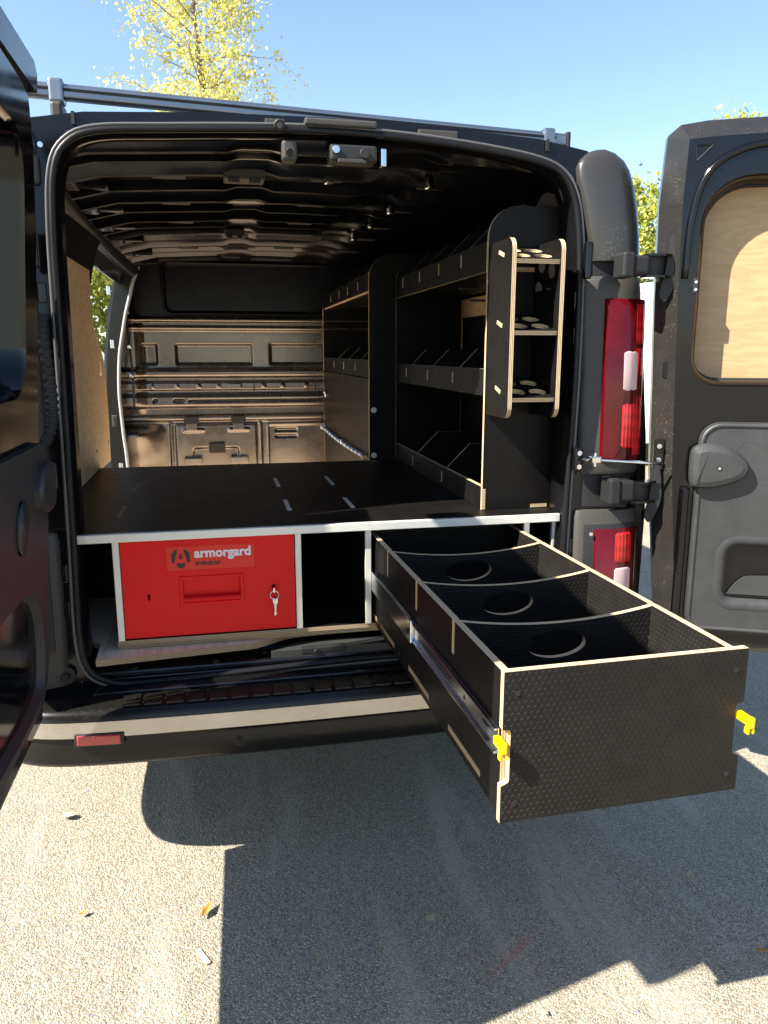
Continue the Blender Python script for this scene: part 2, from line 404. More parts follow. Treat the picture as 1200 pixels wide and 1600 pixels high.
# which way the normals point decides the solid side: outward wanted
bm = bmesh.new(); bm.from_mesh(me); bm.faces.ensure_lookup_table()
f0 = bm.faces[len(bm.faces)//2]; f0.normal_update()
out = sum(f.normal.dot(f.calc_center_median()-Vector((0, 2.5, 1.1))) for f in bm.faces)
if out < 0: bmesh.ops.reverse_faces(bm, faces=bm.faces)
bm.to_mesh(me); bm.free()
reg('cab_glass', mesh([(-.80, 3.72, 2.0), (.80, 3.72, 2.0), (.86, 4.56, 1.27), (-.86, 4.56, 1.27)], [(0, 1, 2, 3)]), GLASSD, VAN)
reg('nose_panel', mesh([(x*.945, 5.2, min(z, .78)) for x, z in RING], [tuple(range(NR))]), PAINT, VAN)

# rear frame around the opening
OP = spline([(-.69, 1.45), (-.688, 1.70), (-.676, 1.84), (-.64, 1.905), (-.57, 1.936), (-.41, 1.948), (-.2, 1.960), (0, 1.966), (.22, 1.960), (.44, 1.942), (.60, 1.918), (.67, 1.886), (.705, 1.83), (.722, 1.74),
             (.728, 1.60), (.722, 1.30), (.707, 1.0), (.695, .75), (.685, .60), (.655, .545), (.58, .525), (.3, .525), (0, .522), (-.3, .512), (-.55, .505), (-.63, .518), (-.68, .56), (-.697, .66), (-.694, .9), (-.692, 1.15)], 4, True)
def shrink(path, d):
    out = []; n = len(path)
    for i in range(n):
        a, b = np.array(path[i-1]), np.array(path[(i+1) % n]); t = (b-a)/np.linalg.norm(b-a)
        nrm = np.array([-t[1], t[0]]); c = np.array([0, 1.25])-np.array(path[i])
        if nrm @ c < 0: nrm = -nrm
        out.append(tuple(np.array(path[i])+nrm*d))
    return out
rearm = platem([(x*.995, z) for x, z in RING], [OP], 0, .03)
for v in rearm.vertices:
    x, z, w = v.co; v.co = (x, tilt(z)+w+.005, z)
reg('rear_frame', rearm, [PAINT, INNER], VAN)
rings = []
for d, dy in ((0, .004), (.016, .03), (.020, .075), (-.04, .085), (-.10, .12)):
    rings.append([(max(-.86, min(.86, x)), tilt(z)+dy, min(z, 1.968 if d >= 0 else 1.955)) for x, z in shrink(OP, d)])
reg('door_jamb', loftm(rings, True), INNER, VAN, I4, True)
tube('door_seal', [(x, tilt(z)-.004, z) for x, z in shrink(OP, .004)], .009, RUB, VAN, 10, True)
tube('seal_bead', [(x, tilt(z)-.005, z) for x, z in shrink(OP, -.008)], .0048, BEAD, VAN, 8, True)
# roof header details above the opening
def hdr(name, x0, x1, z0, z1, d, mat, bev=.003):
    zc = (z0+z1)/2; return box(name, (x0, x1, tilt(zc)-d, tilt(zc)+.01, z0, z1), mat, VAN, bev)
hdr('brake_light_cover', -.055, .135, 1.972, 1.990, .020, PLAS, .005)
hdr('header_plate', .25, .36, 1.962, 1.982, .003, PLAS)
hdr('header_plate', -.155, -.105, 1.962, 1.985, .004, PLAS, .002)
cb = cyl('reversing_camera', (-.12, tilt(1.97)+.02, 1.978), (0, -1, -.3), .014, .045, BLK, VAN, 20)
cyl('camera_lens', (-.12, tilt(1.97)-.024, 1.9645), (0, -1, -.3), .007, .004, GLASSD, cb, 16)
for x in (-.62, .62): hdr('header_seam', x-.004, x+.004, 1.945, 1.975, .003, BLK, 0)
for x, z in ((-.735, 1.915), (-.70, 1.895)): cyl('body_screw', (x, tilt(z)+.004, z), (0, -1, 0), .007, .004, CHROME, VAN, 12)
hdr('hinge_pad', -.735, -.705, 1.80, 1.87, .012, PLAS, .010)
hdr('corner_cover', -.785, -.745, 1.87, 1.915, .004, BLK, .003)

# roof bar
t = thing('roof_bar', (0, .40, 2.014), 'silver aluminium load bar across the roof of the black van', 'roof bar')
PB = [(y, z) for y, z in rrect(-.018, .018, -.020, .020, .009, 4)]
reg('bar', loftm([[(x, .40+.05*x+y, 2.088-.018*x+z) for y, z in PB] for x in (-.80, .835)], True, True), ALU, t, I4, False)
reg('groove_strip', loftm([[(x, .40+.05*x+a, b+.004-.018*x) for a, b in ((-.0205, 2.0835), (-.0205, 2.0905), (-.017, 2.0905), (-.017, 2.0835))] for x in (-.79, .80)], True, True), RUB, t)
for x in (.838,): box('end_cap', (x-.002, x+.014, .421, .463, 2.045, 2.099), BLK, t, .006)
box('end_cap', (-.816, -.798, .339, .381, 2.076, 2.130), BLK, t, .006)
for x in (-.70, .775):
    yc = .40+.05*x; c = box('clamp', (x-.02, x+.02, yc-.026, yc+.026, 2.056-.018*x, 2.118-.018*x), ALU, t, .007)
    box('clamp_foot', (x-.016, x+.016, yc-.04, yc+.04, 1.935, 2.056-.018*x), PLAS, c, .008)

# bumper with a ribbed step
HALF = [(-.945, .55), (-.95, .22), (-.935, .06), (-.885, -.055), (-.80, -.115), (-.66, -.142), (-.40, -.155), (-.15, -.160)]
PATH = spline(HALF+[(-x, y) for x, y in HALF[::-1]], 5)
BP = [(-.17, .499), (-.05, .503), (-.016, .500), (-.004, .493), (.002, .482), (.009, .436), (.008, .428), (.000, .424), (-.003, .419), (.000, .412), (.001, .358), (-.006, .345), (-.03, .337), (-.16, .335)]
rings = []
for i, p in enumerate(PATH):
    a = np.array(PATH[max(i-1, 0)]); b = np.array(PATH[min(i+1, len(PATH)-1)]); tg = (b-a)/np.linalg.norm(b-a); nr = np.array([tg[1], -tg[0]])
    rings.append([(p[0]+nr[0]*d, p[1]+nr[1]*d, z) for d, z in BP])
BMP = reg('bumper', loftm(rings, False), BUMP, VAN, I4, True)
BMS = plain('bumper_strip', (.42, .39, .34), .30, .9, 0, .05, 200, .1)
reg('bumper_strip', loftm([[(g_[4][0]+(g_[5][0]-g_[4][0])*q, g_[4][1]+(g_[5][1]-g_[4][1])*q-.0015, g_[4][2]+(g_[5][2]-g_[4][2])*q) for q in (.22, .55, .9, 1.08)] for g_ in rings[12:-12]], False), BMS, BMP, I4, True)
for i in range(22):
    x = -.58+i*.0555; y0 = float(np.interp(x, [p[0] for p in PATH], [p[1] for p in PATH]))
    box('tread_rib', (x, x+.046, y0+.012, y0+.075, .500, .5085), BUMP, BMP, .003)
box('step_plate', (-.66, .66, -.06, .012, .497, .512), INNER, BMP, .005)
for s in (-1, 1):
    M = Matrix.Translation((s*.637, -.158, .428)) @ Matrix.Rotation(s*R(5), 4, 'Z')
    h = box('reflector_housing', (-.062, .062, .0, .02, -.018, .016), BLK, BMP, .003, M)
    box('reflector', (-.054, .054, -.006, .006, -.013, .013), REDR, h, .003, M)
for x in (-.285, .285):
    c = cyl('parking_sensor', (x, -.158, .385), (0, -1, 0), .0125, .004, BLK, BMP, 24); cyl('sensor_face', (x, -.1615, .385), (0, -1, 0), .009, .003, BUMP, c, 20)
# threshold behind the bumper
reg('rear_panel', boxm(-.70, .70, .0, .03, .40, .525, .004), PAINT_CLEAN, VAN)
box('sill_plate', (-.665, .67, .005, .30, .522, .542), INNER, VAN, .006)
cv = plate('latch_cover', spline([(-.185, .012), (-.15, .03), (-.115, .062), (-.06, .070), (.2, .074), (.34, .07), (.36, .03), (.34, .012), (.1, .008), (-.1, .008)], 4, True), .022, frame((0, 0, .541), (1, 0, 0), (0, 1, 0)), SILL, None, (), VAN)
box('striker_well', (-.10, .03, .006, .03, .549, .566), BLK, cv, .002)
cyl('striker', (-.055, .004, .556), (0, -1, 0), .009, .012, BLK, cv, 16)
for x, y in ((-.56, .02), (-.34, .022), (-.20, .06), (.36, .09)): cyl('sill_plug', (x, y, .541), (0, 0, 1), .010, .005, BLK, VAN, 16)
c = cyl('door_buffer', (-.735, -.0, .548), (0, -1, 0), .026, .014, BLK, VAN, 28); cyl('buffer_core', (-.735, -.014, .548), (0, -1, 0), .011, .008, RUB, c, 20)
box('buffer_bracket', (-.765, -.705, .004, .02, .515, .59), INNER, VAN, .004)

# lamps, corner covers and hinges on both rear pillars (mirrored)
def plan(x0, x1, off=0., npl=4):
    w = x1-x0
    return spline([(x0-off, .07), (x0-off*.7, .006-off), (x0+.10*w, -.018-off), (x0+.55*w, -.030-off), (x0+.85*w, -.014-off*.8), (x1-.01+off*.6, .014-off*.5), (x1+off, .07), (x1+.006+off, .16)], npl)
def pillar(sd):
    S = Matrix.Scale(sd, 4, (1, 0, 0)); fl = sd < 0
    def rg(name, rings, mat, par, smooth=True, caps=True):
        rr = [[(sd*p[0], p[1], p[2]) for p in r] for r in rings]
        m = loftm(rr, True, caps); o = reg(name, m, mat, par, I4, smooth)
        if smooth:
            e = o.modifiers.new('split', 'EDGE_SPLIT'); e.split_angle = R(38)
        return o
    def bx(name, b, mat, par, bev=.003, seg=2):
        x0, x1 = sorted((sd*b[0], sd*b[1])); return box(name, (x0, x1)+b[2:], mat, par, bev, I4, seg)
    def col(zs):                       # list of (z, x0, x1, off)
        return [[(x, y+tilt(z), z) for x, y in plan(a, b, o)]+[(a+.02, .16+tilt(z), z)] for z, a, b, o in zs]
    rg('upper_corner_cover', col([(1.655, .758, .925, 0), (1.72, .745, .922, .003), (1.80, .728, .912, .004), (1.86, .715, .900, .003), (1.905, .707, .885, .0), (1.930, .715, .868, -.006), (1.948, .735, .84, -.014), (1.956, .76, .81, -.022)]), COVER, VAN)
    rg('hinge_recess', col([(1.60, .735, .925, -.022), (1.66, .735, .925, -.022)]), BLK, VAN)
    hs = rg('lamp_housing', col([(1.045, .732, .946, -.003), (1.055, .732, .947, 0), (1.10, .738, .947, .002), (1.35, .738, .943, .003), (1.57, .735, .935, .003), (1.60, .735, .931, .001), (1.612, .738, .928, -.004)]), PLAS, VAN)
    rg('hinge_recess', col([(.945, .73, .945, -.022), (1.062, .73, .945, -.022)]), BLK, VAN)
    rg('lower_lamp_housing', col([(.52, .730, .95, -.004), (.56, .728, .953, .002), (.80, .728, .953, .003), (.915, .728, .950, .002), (.935, .730, .948, -.002)]), PLAS, VAN)
    # lens: follows the housing but wraps the outer corner
    def lens(name, zs, x0, x1, off, mat, par):
        rr = []
        for z, q, *ins in zs:
            ii = ins[0] if ins else 0.
            pl = [p for p in plan(.737, .945, off+q, 40) if p[0] >= x0+ii and p[0] <= x1-ii and p[1] < .12]
            if len(pl) < 2: continue
            t_ = np.linspace(0, 1, 14); xs = np.array([p[0] for p in pl]); ys = np.array([p[1] for p in pl])
            s_ = np.linspace(0, 1, len(pl)); pl = list(zip(np.interp(t_, s_, xs), np.interp(t_, s_, ys)))
            rr.append([(x, y+tilt(z), z) for x, y in pl]+[(x-.006, y+.012+tilt(z), z) for x, y in pl[::-1]])
        return rg(name, rr, mat, par)
    lp = lens('tail_lamp_lens', [(1.085, 0), (1.09, .004), (1.30, .005), (1.545, .004), (1.55, 0)], .797, .99, .008, REDL, hs)
    lens('brake_lens', [(1.12, 0, .011), (1.123, .003, .006), (1.129, .004, .001), (1.246, .004, .001), (1.252, .003, .006), (1.255, 0, .011)], .852, .906, .0092, REDB, lp)
    lens('reverse_lens', [(1.285, 0, .011), (1.2879999999999998, .003, .006), (1.2939999999999998, .004, .001), (1.3960000000000001, .004, .001), (1.4020000000000001, .003, .006), (1.405, 0, .011)], .852, .904, .0092, CLEAR, lp)
    lens('indicator_lens', [(1.42, 0), (1.425, .004), (1.535, .004), (1.54, 0)], .893, .97, .0087, REDB, lp)
    lens('brake_lens', [(1.095, 0), (1.10, .004), (1.41, .004), (1.415, 0)], .893, .975, .0086, REDB, lp)
    lo = lens('lower_lamp_panel', [(.62, 0), (.63, .003), (.89, .003), (.895, 0)], .752, .958, .004, BLK, VAN)
    lens('lower_lamp_lens', [(.65, 0), (.655, .004), (.875, .004), (.88, 0)], .783, .955, .008, REDL, lo)
    lens('lower_brake_lens', [(0.775, 0, .011), (0.778, .003, .006), (0.784, .004, .001), (0.861, .004, .001), (0.867, .003, .006), (0.87, 0, .011)], .845, .905, .0100, REDB, lo)
    lens('lower_reverse_lens', [(0.67, 0, .011), (0.673, .003, .006), (0.679, .004, .001), (0.753, .004, .001), (0.759, .003, .006), (0.762, 0, .011)], .845, .905, .0100, CLEAR, lo)
    cyl('lamp_screw', (sd*.768, -.022, .868), (0, -1, 0), .006, .004, CHROME, lo, 12)
    cyl('cover_screw', (sd*.862, -.008, 1.905), (.0, -1, .3), .0045, .004, CHROME, VAN, 12)
    # hinges
    for z0, z1 in ((1.605, 1.665), (.965, 1.035)):
        h = bx('hinge', (.800, .835, -.066, -.002, z0-.004, z1+.004), BLK, VAN, .007)
        bx('hinge_pin', (.833, .885, -.062, -.006, z0+.003, z1-.003), BLK, h, .012, 3)
    # pillar bits seen beside the seal
    bx('striker_plate', (.712, .737, -.008, .012, 1.055, 1.125), INNER, VAN, .006)
    for z in (1.07, 1.11): cyl('striker_bolt', (sd*.7245, -.007, z), (0, -1, 0), .008, .006, CHROME if sd > 0 else INNER, VAN, 6, bev=False)
    for z in (1.28, 1.42, 1.52, .80, .70): bx('pillar_rib', (.712, .733, .0+tilt(z), .012+tilt(z), z, z+.05), INNER, VAN, .003)
    bx('pillar_bracket', (.712, .735, -.012, .01, 1.60, 1.70), INNER, VAN, .006)
pillar(1); pillar(-1)
# door check link on the right
ln = tube('door_check_link', [(.725, -.016, 1.092), (.76, -.045, 1.094), (.86, -.066, 1.088), (.950, -.085, 1.083)], .0045, CHROME, VAN, 8)
box('check_yoke', (.742, .772, -.058, -.032, 1.086, 1.106), CHROME, ln, .004)
cyl('check_pin', (.757, -.045, 1.075), (0, 0, 1), .005, .04, CHROME, ln, 10)

# left pillar wiring conduit
pth = spline([(-.716, .004, 1.49), (-.716, -.012, 1.44), (-.709, -.024, 1.36), (-.704, -.032, 1.28), (-.709, -.042, 1.22), (-.728, -.055, 1.175), (-.752, -.065, 1.155)], 16)
reg('wiring_conduit', tubem(pth, [.0155 if (i % 4) < 2 else .0125 for i in range(len(pth))], 12), BLK, VAN, I4, False)

# ---------------------------------------------------------------- left rear door, open square
DL = Matrix(((0, .0708, .92, -.7807), (-.92, 0, 0, -.172), (0, .92, 0, .112), (0, 0, 0, 1)))   # (u from hinge, z, w inward)
def dtrans(me, M):
    for v in me.vertices: v.co = M @ v.co
    me.update(); return me
LD = empty('rear_door', (-.78, -.17, .53), VAN); tag(LD, 'left rear door, seen edge on from inside')
OUT = [(.03, .425), (.86, .40), (.935, .44), (.94, 1.355), (1.035, 1.36), (1.035, 1.95), (1.0, 2.02), (.22, 2.0), (.12, 1.975), (.065, 1.86), (.046, 1.70), (.03, 1.2)]
def door_shell(parent, M, outer, inset, hole, mat, emat):
    ins = []
    n = len(outer); cx = sum(p[0] for p in outer)/n; cz = sum(p[1] for p in outer)/n
    for i in range(n):
        a, p, b = map(np.array, (outer[i-1], outer[i], outer[(i+1) % n]))
        t1 = (p-a)/np.linalg.norm(p-a); t2 = (b-p)/np.linalg.norm(b-p); nn = np.array([-(t1+t2)[1], (t1+t2)[0]]); nn = nn/np.linalg.norm(nn)
        if nn @ (np.array([cx, cz])-p) < 0: nn = -nn
        ins.append(tuple(p+nn*inset))
    rings = [[(x, z, w) for x, z in pl] for pl, w in ((outer, -.095), (outer, -.055), (ins, 0.))]
    reg('door_edge', dtrans(loftm(rings, True), M), emat, parent, I4, False)
    reg('inner_panel', dtrans(platem(ins, [hole], -.006, .0), M), mat, parent)
    reg('outer_skin', dtrans(platem(outer, [], -.100, -.0945), M), PAINT, parent)
    lip = [[(x, z, w) for x, z in pl] for pl, w in ((hole, .0), (shrink2(hole, .012), -.012), (shrink2(hole, .016), -.089))]
    reg('window_surround', dtrans(loftm(lip, True), M), mat, parent, I4, True)
def shrink2(path, d):
    c = np.mean(np.array(path), 0); out = []
    n = len(path)
    for i in range(n):
        a, b = np.array(path[i-1]), np.array(path[(i+1) % n]); t_ = (b-a)/(np.linalg.norm(b-a)+1e-9); nr = np.array([-t_[1], t_[0]])
        if nr @ (c-np.array(path[i])) < 0: nr = -nr
        out.append(tuple(np.array(path[i])+nr*d))
    return out
hl = rrect(.20, .90, 1.30, 1.86, .11, 8)
door_shell(LD, DL, OUT, .05, hl, PAINT_CLEAN, PAINT_CLEAN)
reg('window_blank', dtrans(platem(shrink2(hl, .010), [], -.093, -.085), DL), BLANK, LD)
reg('top_cap', dtrans(platem([(-.022, 1.995), (.99, 1.995), (.99, 2.06), (.01, 2.055), (-.022, 2.035)], [], -.105, -.018), DL), PAINT_CLEAN, LD)
plate('sun_slit_blocker', [(-.155, .62), (-.02, .55), (-.02, 1.90), (-.185, 1.88), (-.205, 1.56), (-.158, 1.46)], .02, frame((-.862, 0, 0), (0, 1, 0), (0, 0, 1)), PAINT_CLEAN, None, (), VAN)  # added strip, unseen behind the door; narrows the sunlight through the hinge gap
TR = rrect(.075, .86, .53, 1.19, [.10, .05, .05, .06], 8)
PK = spline([(.12, .60), (.14, .75), (.22, .84), (.35, .87), (.60, .86), (.66, .74), (.62, .58), (.40, .55), (.2, .555)], 5, True)
tp = reg('trim_panel', dtrans(platem(TR, [PK, ell(.345, 1.03, .045, .06, 32)], 0, .018), DL), DPLAS, LD)
reg('pocket_liner', dtrans(loftm([[(x, z, w) for x, z in p] for p, w in ((PK, .018), (shrink2(PK, .03), -.02))], True, False), DL), DPLAS, tp, I4, True)
reg('pocket_floor', dtrans(platem(shrink2(PK, .029), [], -.026, -.019), DL), DPLAS, tp)
reg('grip_recess', dtrans(loftm([[(x, z, w) for x, z in p] for p, w in ((ell(.345, 1.03, .045, .06, 32), .024), (ell(.345, 1.03, .032, .045, 32), .012), (ell(.345, 1.03, .02, .03, 32), -.02))], True, True), DL), DPLAS, tp, I4, True)
reg('outer_glass', dtrans(platem(rrect(.16, .88, 1.28, 1.90, .09, 8), [], -.108, -.1005), DL), GLASSD, LD)
hv = spline([(.075, 1.035), (.072, 1.09), (.082, 1.13), (.12, 1.145), (.19, 1.13), (.225, 1.088), (.20, 1.045), (.13, 1.022)], 5, True)
pg = reg('door_stop_cover', dtrans(loftm([[(x, z, w) for x, z in p] for p, w in ((hv, .016), (hv, .030), (shrink2(hv, .006), .038), (shrink2(hv, .02), .041))], True, True), DL), DPLAS, LD, I4, False)
reg('stop_bracket', dtrans(boxm(.02, .08, 1.06, 1.125, .006, .022, .003), DL), ZINC, pg)
reg('edge_reflector', dtrans(boxm(-.004, .004, .66, .80, -.05, -.03, .001), DL), REDB, LD)
reg('edge_reflector', dtrans(boxm(.006, .014, 1.30, 1.58, -.05, -.03, .001), DL), REDB, LD)
for z, xh in ((1.635, -.74), (1.0, -.785)):
    plate('hinge_arm', [(-.915, -.03), (-.89, -.045), (xh-.07, -.20), (xh-.085, -.21), (xh-.10, -.19), (-.925, -.05)], .05, frame((0, 0, z-.025), (1, 0, 0), (0, 1, 0)), BLK, None, (), LD)

# ---------------------------------------------------------------- right rear door, swung well back
ph = R(24)
DR = Matrix(((math.cos(ph), 0, -math.sin(ph), 1.0), (-math.sin(ph), 0, -math.cos(ph), -.08), (0, 1, 0, 0), (0, 0, 0, 1)))
RD = empty('rear_door', (1.0, -.06, .5), VAN); tag(RD, 'right rear door with plywood filled window, swung back')
OUTR = [(-.02, .50), (.63, .50), (.65, .54), (.65, 1.98), (.62, 2.025), (.02, 2.02), (-.05, 2.012), (-.082, 1.985), (-.093, 1.80), (-.088, 1.55), (-.068, 1.05), (-.045, .80), (-.03, .65)]
hr = rrect(.012, .56, 1.305, 1.868, [.085, .085, .11, .13], 8)
door_shell(RD, DR, OUTR, .055, hr, PAINT_CLEAN, FLANK)
wp = reg('window_panel', dtrans(platem(shrink2(hr, .008), [], -.093, -.085), DR), PLYD, RD); tag(wp, 'plywood sheet in the right door window')
tube('window_seal', [DR @ Vector((x, z, -.080)) for x, z in shrink2(hr, .016)], .0055, BLK, RD, 8, True)
# raised frame ribs on the upper door
arc = spline([(-.02, 1.60), (-.012, 1.76), (.02, 1.87), (.09, 1.925), (.2, 1.945), (.45, 1.95)], 6)
reg('frame_rib', dtrans(tubem([(x, z, .001) for x, z in arc], .010, 8), DR), PAINT_CLEAN, RD, I4, True)
for a, b in (((.0, 1.945), (.045, 1.945)), ((.045, 1.945), (.004, 1.905)), ((.004, 1.905), (.0, 1.945))):
    reg('corner_bead', dtrans(tubem([(a[0]-.015, a[1], .002), (b[0]-.015, b[1], .002)], .0022, 6), DR), PAINT, RD)
SWR = spline([(.145, 1.075), (.16, 1.135), (.195, 1.15), (.235, 1.12), (.235, 1.07), (.20, 1.04)], 5, True)
TRR = rrect(.052, .60, .582, 1.205, [.05, .05, .05, .06], 8)
PKR = rrect(.135, .50, .665, .865, [.045, .045, .05, .05], 8)
tp = reg('trim_panel', dtrans(platem(TRR, [PKR, SWR], 0, .02), DR), DPLAS, RD)
reg('trim_border', dtrans(loftm([[(x, z, w) for x, z in p] for p, w in ((TRR, .004), (shrink2(TRR, .004), .0235), (shrink2(TRR, .012), .0245), (shrink2(TRR, .016), .019))], True), DR), DPLAS, tp, I4, True)
reg('pocket_liner', dtrans(loftm([[(x, z, w) for x, z in p] for p, w in ((shrink2(PKR, -.012), .0205), (PKR, .024), (shrink2(PKR, .018), .016), (shrink2(PKR, .03), -.035))], True), DR), DPLAS, tp, I4, True)
reg('pocket_floor', dtrans(platem(shrink2(PKR, .028), [], -.05, -.034), DR), DPLAS, tp)
st = spline([(.165, .70), (.20, .745), (.25, .757), (.47, .757), (.47, .70)], 5)
reg('pocket_step', dtrans(platem(st, [], -.035, .012), DR), DPLAS, tp)
reg('finger_recess', dtrans(loftm([[(x, z, w) for x, z in p] for p, w in ((SWR, .0195), (shrink2(SWR, .010), .006), (shrink2(SWR, .030), .002))], True, True), DR), DPLAS, tp, I4, False)
hv = spline([(.034, 1.03), (.030, 1.085), (.036, 1.13), (.075, 1.145), (.135, 1.133), (.178, 1.10), (.186, 1.072), (.165, 1.043), (.10, 1.02), (.05, 1.018)], 5, True)
pg = reg('door_stop_cover', dtrans(loftm([[(x, z, w) for x, z in p] for p, w in ((hv, .012), (hv, .040), (shrink2(hv, .006), .050), (shrink2(hv, .02), .055))], True, True), DR), DPLAS, RD, I4, False)
reg('cover_screw', dtrans(tubem([(.105, 1.078, .054), (.105, 1.078, .0565)], .0075, 16), DR), BLK, pg); reg('screw_head', dtrans(tubem([(.105, 1.078, .0562), (.105, 1.078, .0575)], .004, 12), DR), CHROME, pg)
reg('edge_guard', dtrans(boxm(.012, .038, .58, 1.015, -.004, .018, .008, 3), DR), PAINT_CLEAN, RD)
reg('drain_plug', dtrans(loftm([[(x, z, w) for x, z in p] for p, w in ((rrect(-.056, -.038, 1.325, 1.375, .0085), -.028), (rrect(-.054, -.040, 1.327, 1.373, .0065), -.018))], True, True), DR), RUB, RD)
for z in (1.635, .995):
    br = reg('hinge_bracket', dtrans(platem(spline([(-.080, z-.075), (-.070, z-.02), (-.062, z+.07), (-.048, z+.08), (-.036, z-.01), (-.05, z-.07), (-.066, z-.095)], 5, True), [], -.028, -.012), DR), BLK, RD)
    a, b = Vector((.875, -.040, 0)), DR @ Vector((-.06, 0, -.02)); pa = [(a.x, a.y), ((a.x+b.x)/2, min(a.y, b.y)-.012), (b.x, b.y)]
    sp = spline(pa, 6)
    for zz, hh in ((z-.032, .006), (z+.026, .006)):
        plate('hinge_flange', [(x, y-.014) for x, y in sp]+[(x, y+.02) for x, y in sp[::-1]], hh, frame((0, 0, zz), (1, 0, 0), (0, 1, 0)), PAINT, None, (), br)
    plate('hinge_web', [(x, y+.008) for x, y in sp]+[(x, y+.016) for x, y in sp[::-1]], .052, frame((0, 0, z-.026), (1, 0, 0), (0, 1, 0)), BLK, None, (), br)
lt = reg('latch_plate', dtrans(boxm(-.066, -.036, 1.06, 1.15, -.03, -.014, .003), DR), PAINT, RD)
for z in (1.13, 1.09): reg('latch_bolt', dtrans(tubem([(-.052, z, -.016), (-.052, z, -.004)], .007, 12), DR), ZINC, lt)
reg('blank_clip', dtrans(boxm(.005, .018, 1.56, 1.60, -.006, .006, .002), DR), BLK, RD)
for z in (1.57, 1.59): reg('clip_rivet', dtrans(tubem([(.0115, z, .005), (.0115, z, .0075)], .004, 12), DR), CHROME, RD)

# ---------------------------------------------------------------- inside of the load bay
box('load_floor', (-.86, .86, .10, 2.98, .49, .548), INNER, VAN, 0)
box('underbody', (-.80, .80, .15, 4.9, .34, .47), BLK, VAN, .02)
def roofz(x): return float(np.interp(abs(x), [0, .3, .6, .745, .80], [1.951, 1.946, 1.930, 1.895, 1.86]))
XR = np.linspace(-.76, .76, 40)
def rib(name, y0, wd_, dep, seed):
    rnd = random.Random(seed); pr = [(0, .002), (.012, -.5*dep), (.03, -dep), (.055, -dep), (.075, -.45*dep), (wd_*.5, -.35*dep), (wd_-.075, -.45*dep), (wd_-.055, -dep), (wd_-.03, -dep), (wd_-.012, -.5*dep), (wd_, .002)]
    rings = []
    for x in XR:
        k = 1.0
        if -.22 < x < -.10 or .20 < x < .30: k = .72
        dy = .012*math.sin(x*3+seed)
        rings.append([(x, y0+a+dy, roofz(x)+b*k) for a, b in pr])
    o = reg(name, loftm(rings, False), INNER, VAN, I4, True); e = o.modifiers.new('split', 'EDGE_SPLIT'); e.split_angle = R(35); return o
for i, (y0, wd_) in enumerate(((.335, .30), (.76, .27), (1.17, .24), (1.52, .28), (1.98, .28), (2.42, .3))):
    rb = rib('roof_bow', y0, wd_, .042-.003*i, i)
    for x in ((-.42, .06, .40) if i < 5 else (-.2,)):
        z = roofz(x)-.040
        box('bow_slot', (x-.05, x+.05, y0+.09, y0+.15, z+.012, z+.03), BLK, rb, .004)
    box('bow_gusset', (-.745, -.675, y0+.05, y0+wd_*.55, 1.868, 1.90), INNER, rb, .010, I4)
    box('bow_gusset', (-.735, -.60, y0+wd_*.6, y0+wd_*.8, 1.884, 1.915), INNER, rb, .008, I4)
for x0, x1, y0, y1 in ((-.26, -.14, .35, .43), (-.245, -.16, 1.50, 1.56)):
    b = box('roof_bracket', (x0, x1, y0, y1, 1.895, 1.925), PLAS, VAN, .004)
    for q in (.12, .62): box('bracket_tab', (x0+(x1-x0)*q, x0+(x1-x0)*(q+.26), y0-.004, y0+.02, 1.885, 1.90), BLK, b, .002)
hdl = rib('roof_header', .10, .19, .030, 9)
b = box('latch_striker', (-.115, -.075, .055, .10, 1.885, 1.935), PLAS, VAN, .008); cyl('striker_eye', (-.095, .053, 1.905), (0, -1, -.4), .010, .006, BLK, b, 16)
b = box('latch_mechanism', (.01, .135, .05, .12, 1.89, 1.93), BLK, VAN, .006)
box('mechanism_plate', (.03, .105, .044, .08, 1.884, 1.894), PLAS, b, .002); box('mechanism_arm', (.145, .16, .05, .075, 1.88, 1.925), ZINC, b, .003)
cyl('mechanism_bolt', (.025, .048, 1.915), (0, -1, 0), .010, .006, ZINC, b, 12); cyl('mechanism_wheel', (.10, .048, 1.908), (0, -1, 0), .013, .008, BLK, b, 16)
for p in ((.358, .35, 1.895), (.337, .80, 1.895), (.33, 1.13, 1.895), (.322, 1.495, 1.895), (.05, .37, 1.9)):
    M = Matrix.Translation(p) @ Matrix.Rotation(.4, 4, 'Z'); box('roof_clip', (-.012, .012, -.010, .010, -.006, .03), CHROME, VAN, .004, M)
tube('cant_rail', spline([(-.735, .12, 1.875), (-.765, .7, 1.88), (-.775, 1.4, 1.882), (-.775, 2.4, 1.88), (-.76, 2.9, 1.86)], 5), .048, INNER, VAN, 16)
tube('cant_rail', [(.775, .12, 1.875), (.79, 1.4, 1.882), (.78, 2.9, 1.87)], .048, INNER, VAN, 16)
box('wheel_box', (-.86, -.62, .55, 1.30, .54, .80), INNER, VAN, .05); box('wheel_box', (.62, .86, .55, 1.30, .54, .80), INNER, VAN, .05)
# side panels of the load bay
def sidep(name, y0, y1, z0, z1, sd, inset):
    zs = np.linspace(z0, z1, 16); rings = []
    for y in (y0, y1):
        rings.append([(sd*(float(np.interp(z, [p[1] for p in PROF], [p[0] for p in PROF]))-inset), y, z) for z in zs])
    return reg(name, loftm(rings, False), INNER, VAN, I4, True)
sidep('side_inner', .12, 1.40, .55, 1.88, -1, .10)
sidep('side_inner', .12, 2.96, .55, 1.88, 1, .12)
sidep('side_inner', 2.80, 2.97, .55, 1.90, -1, .085)
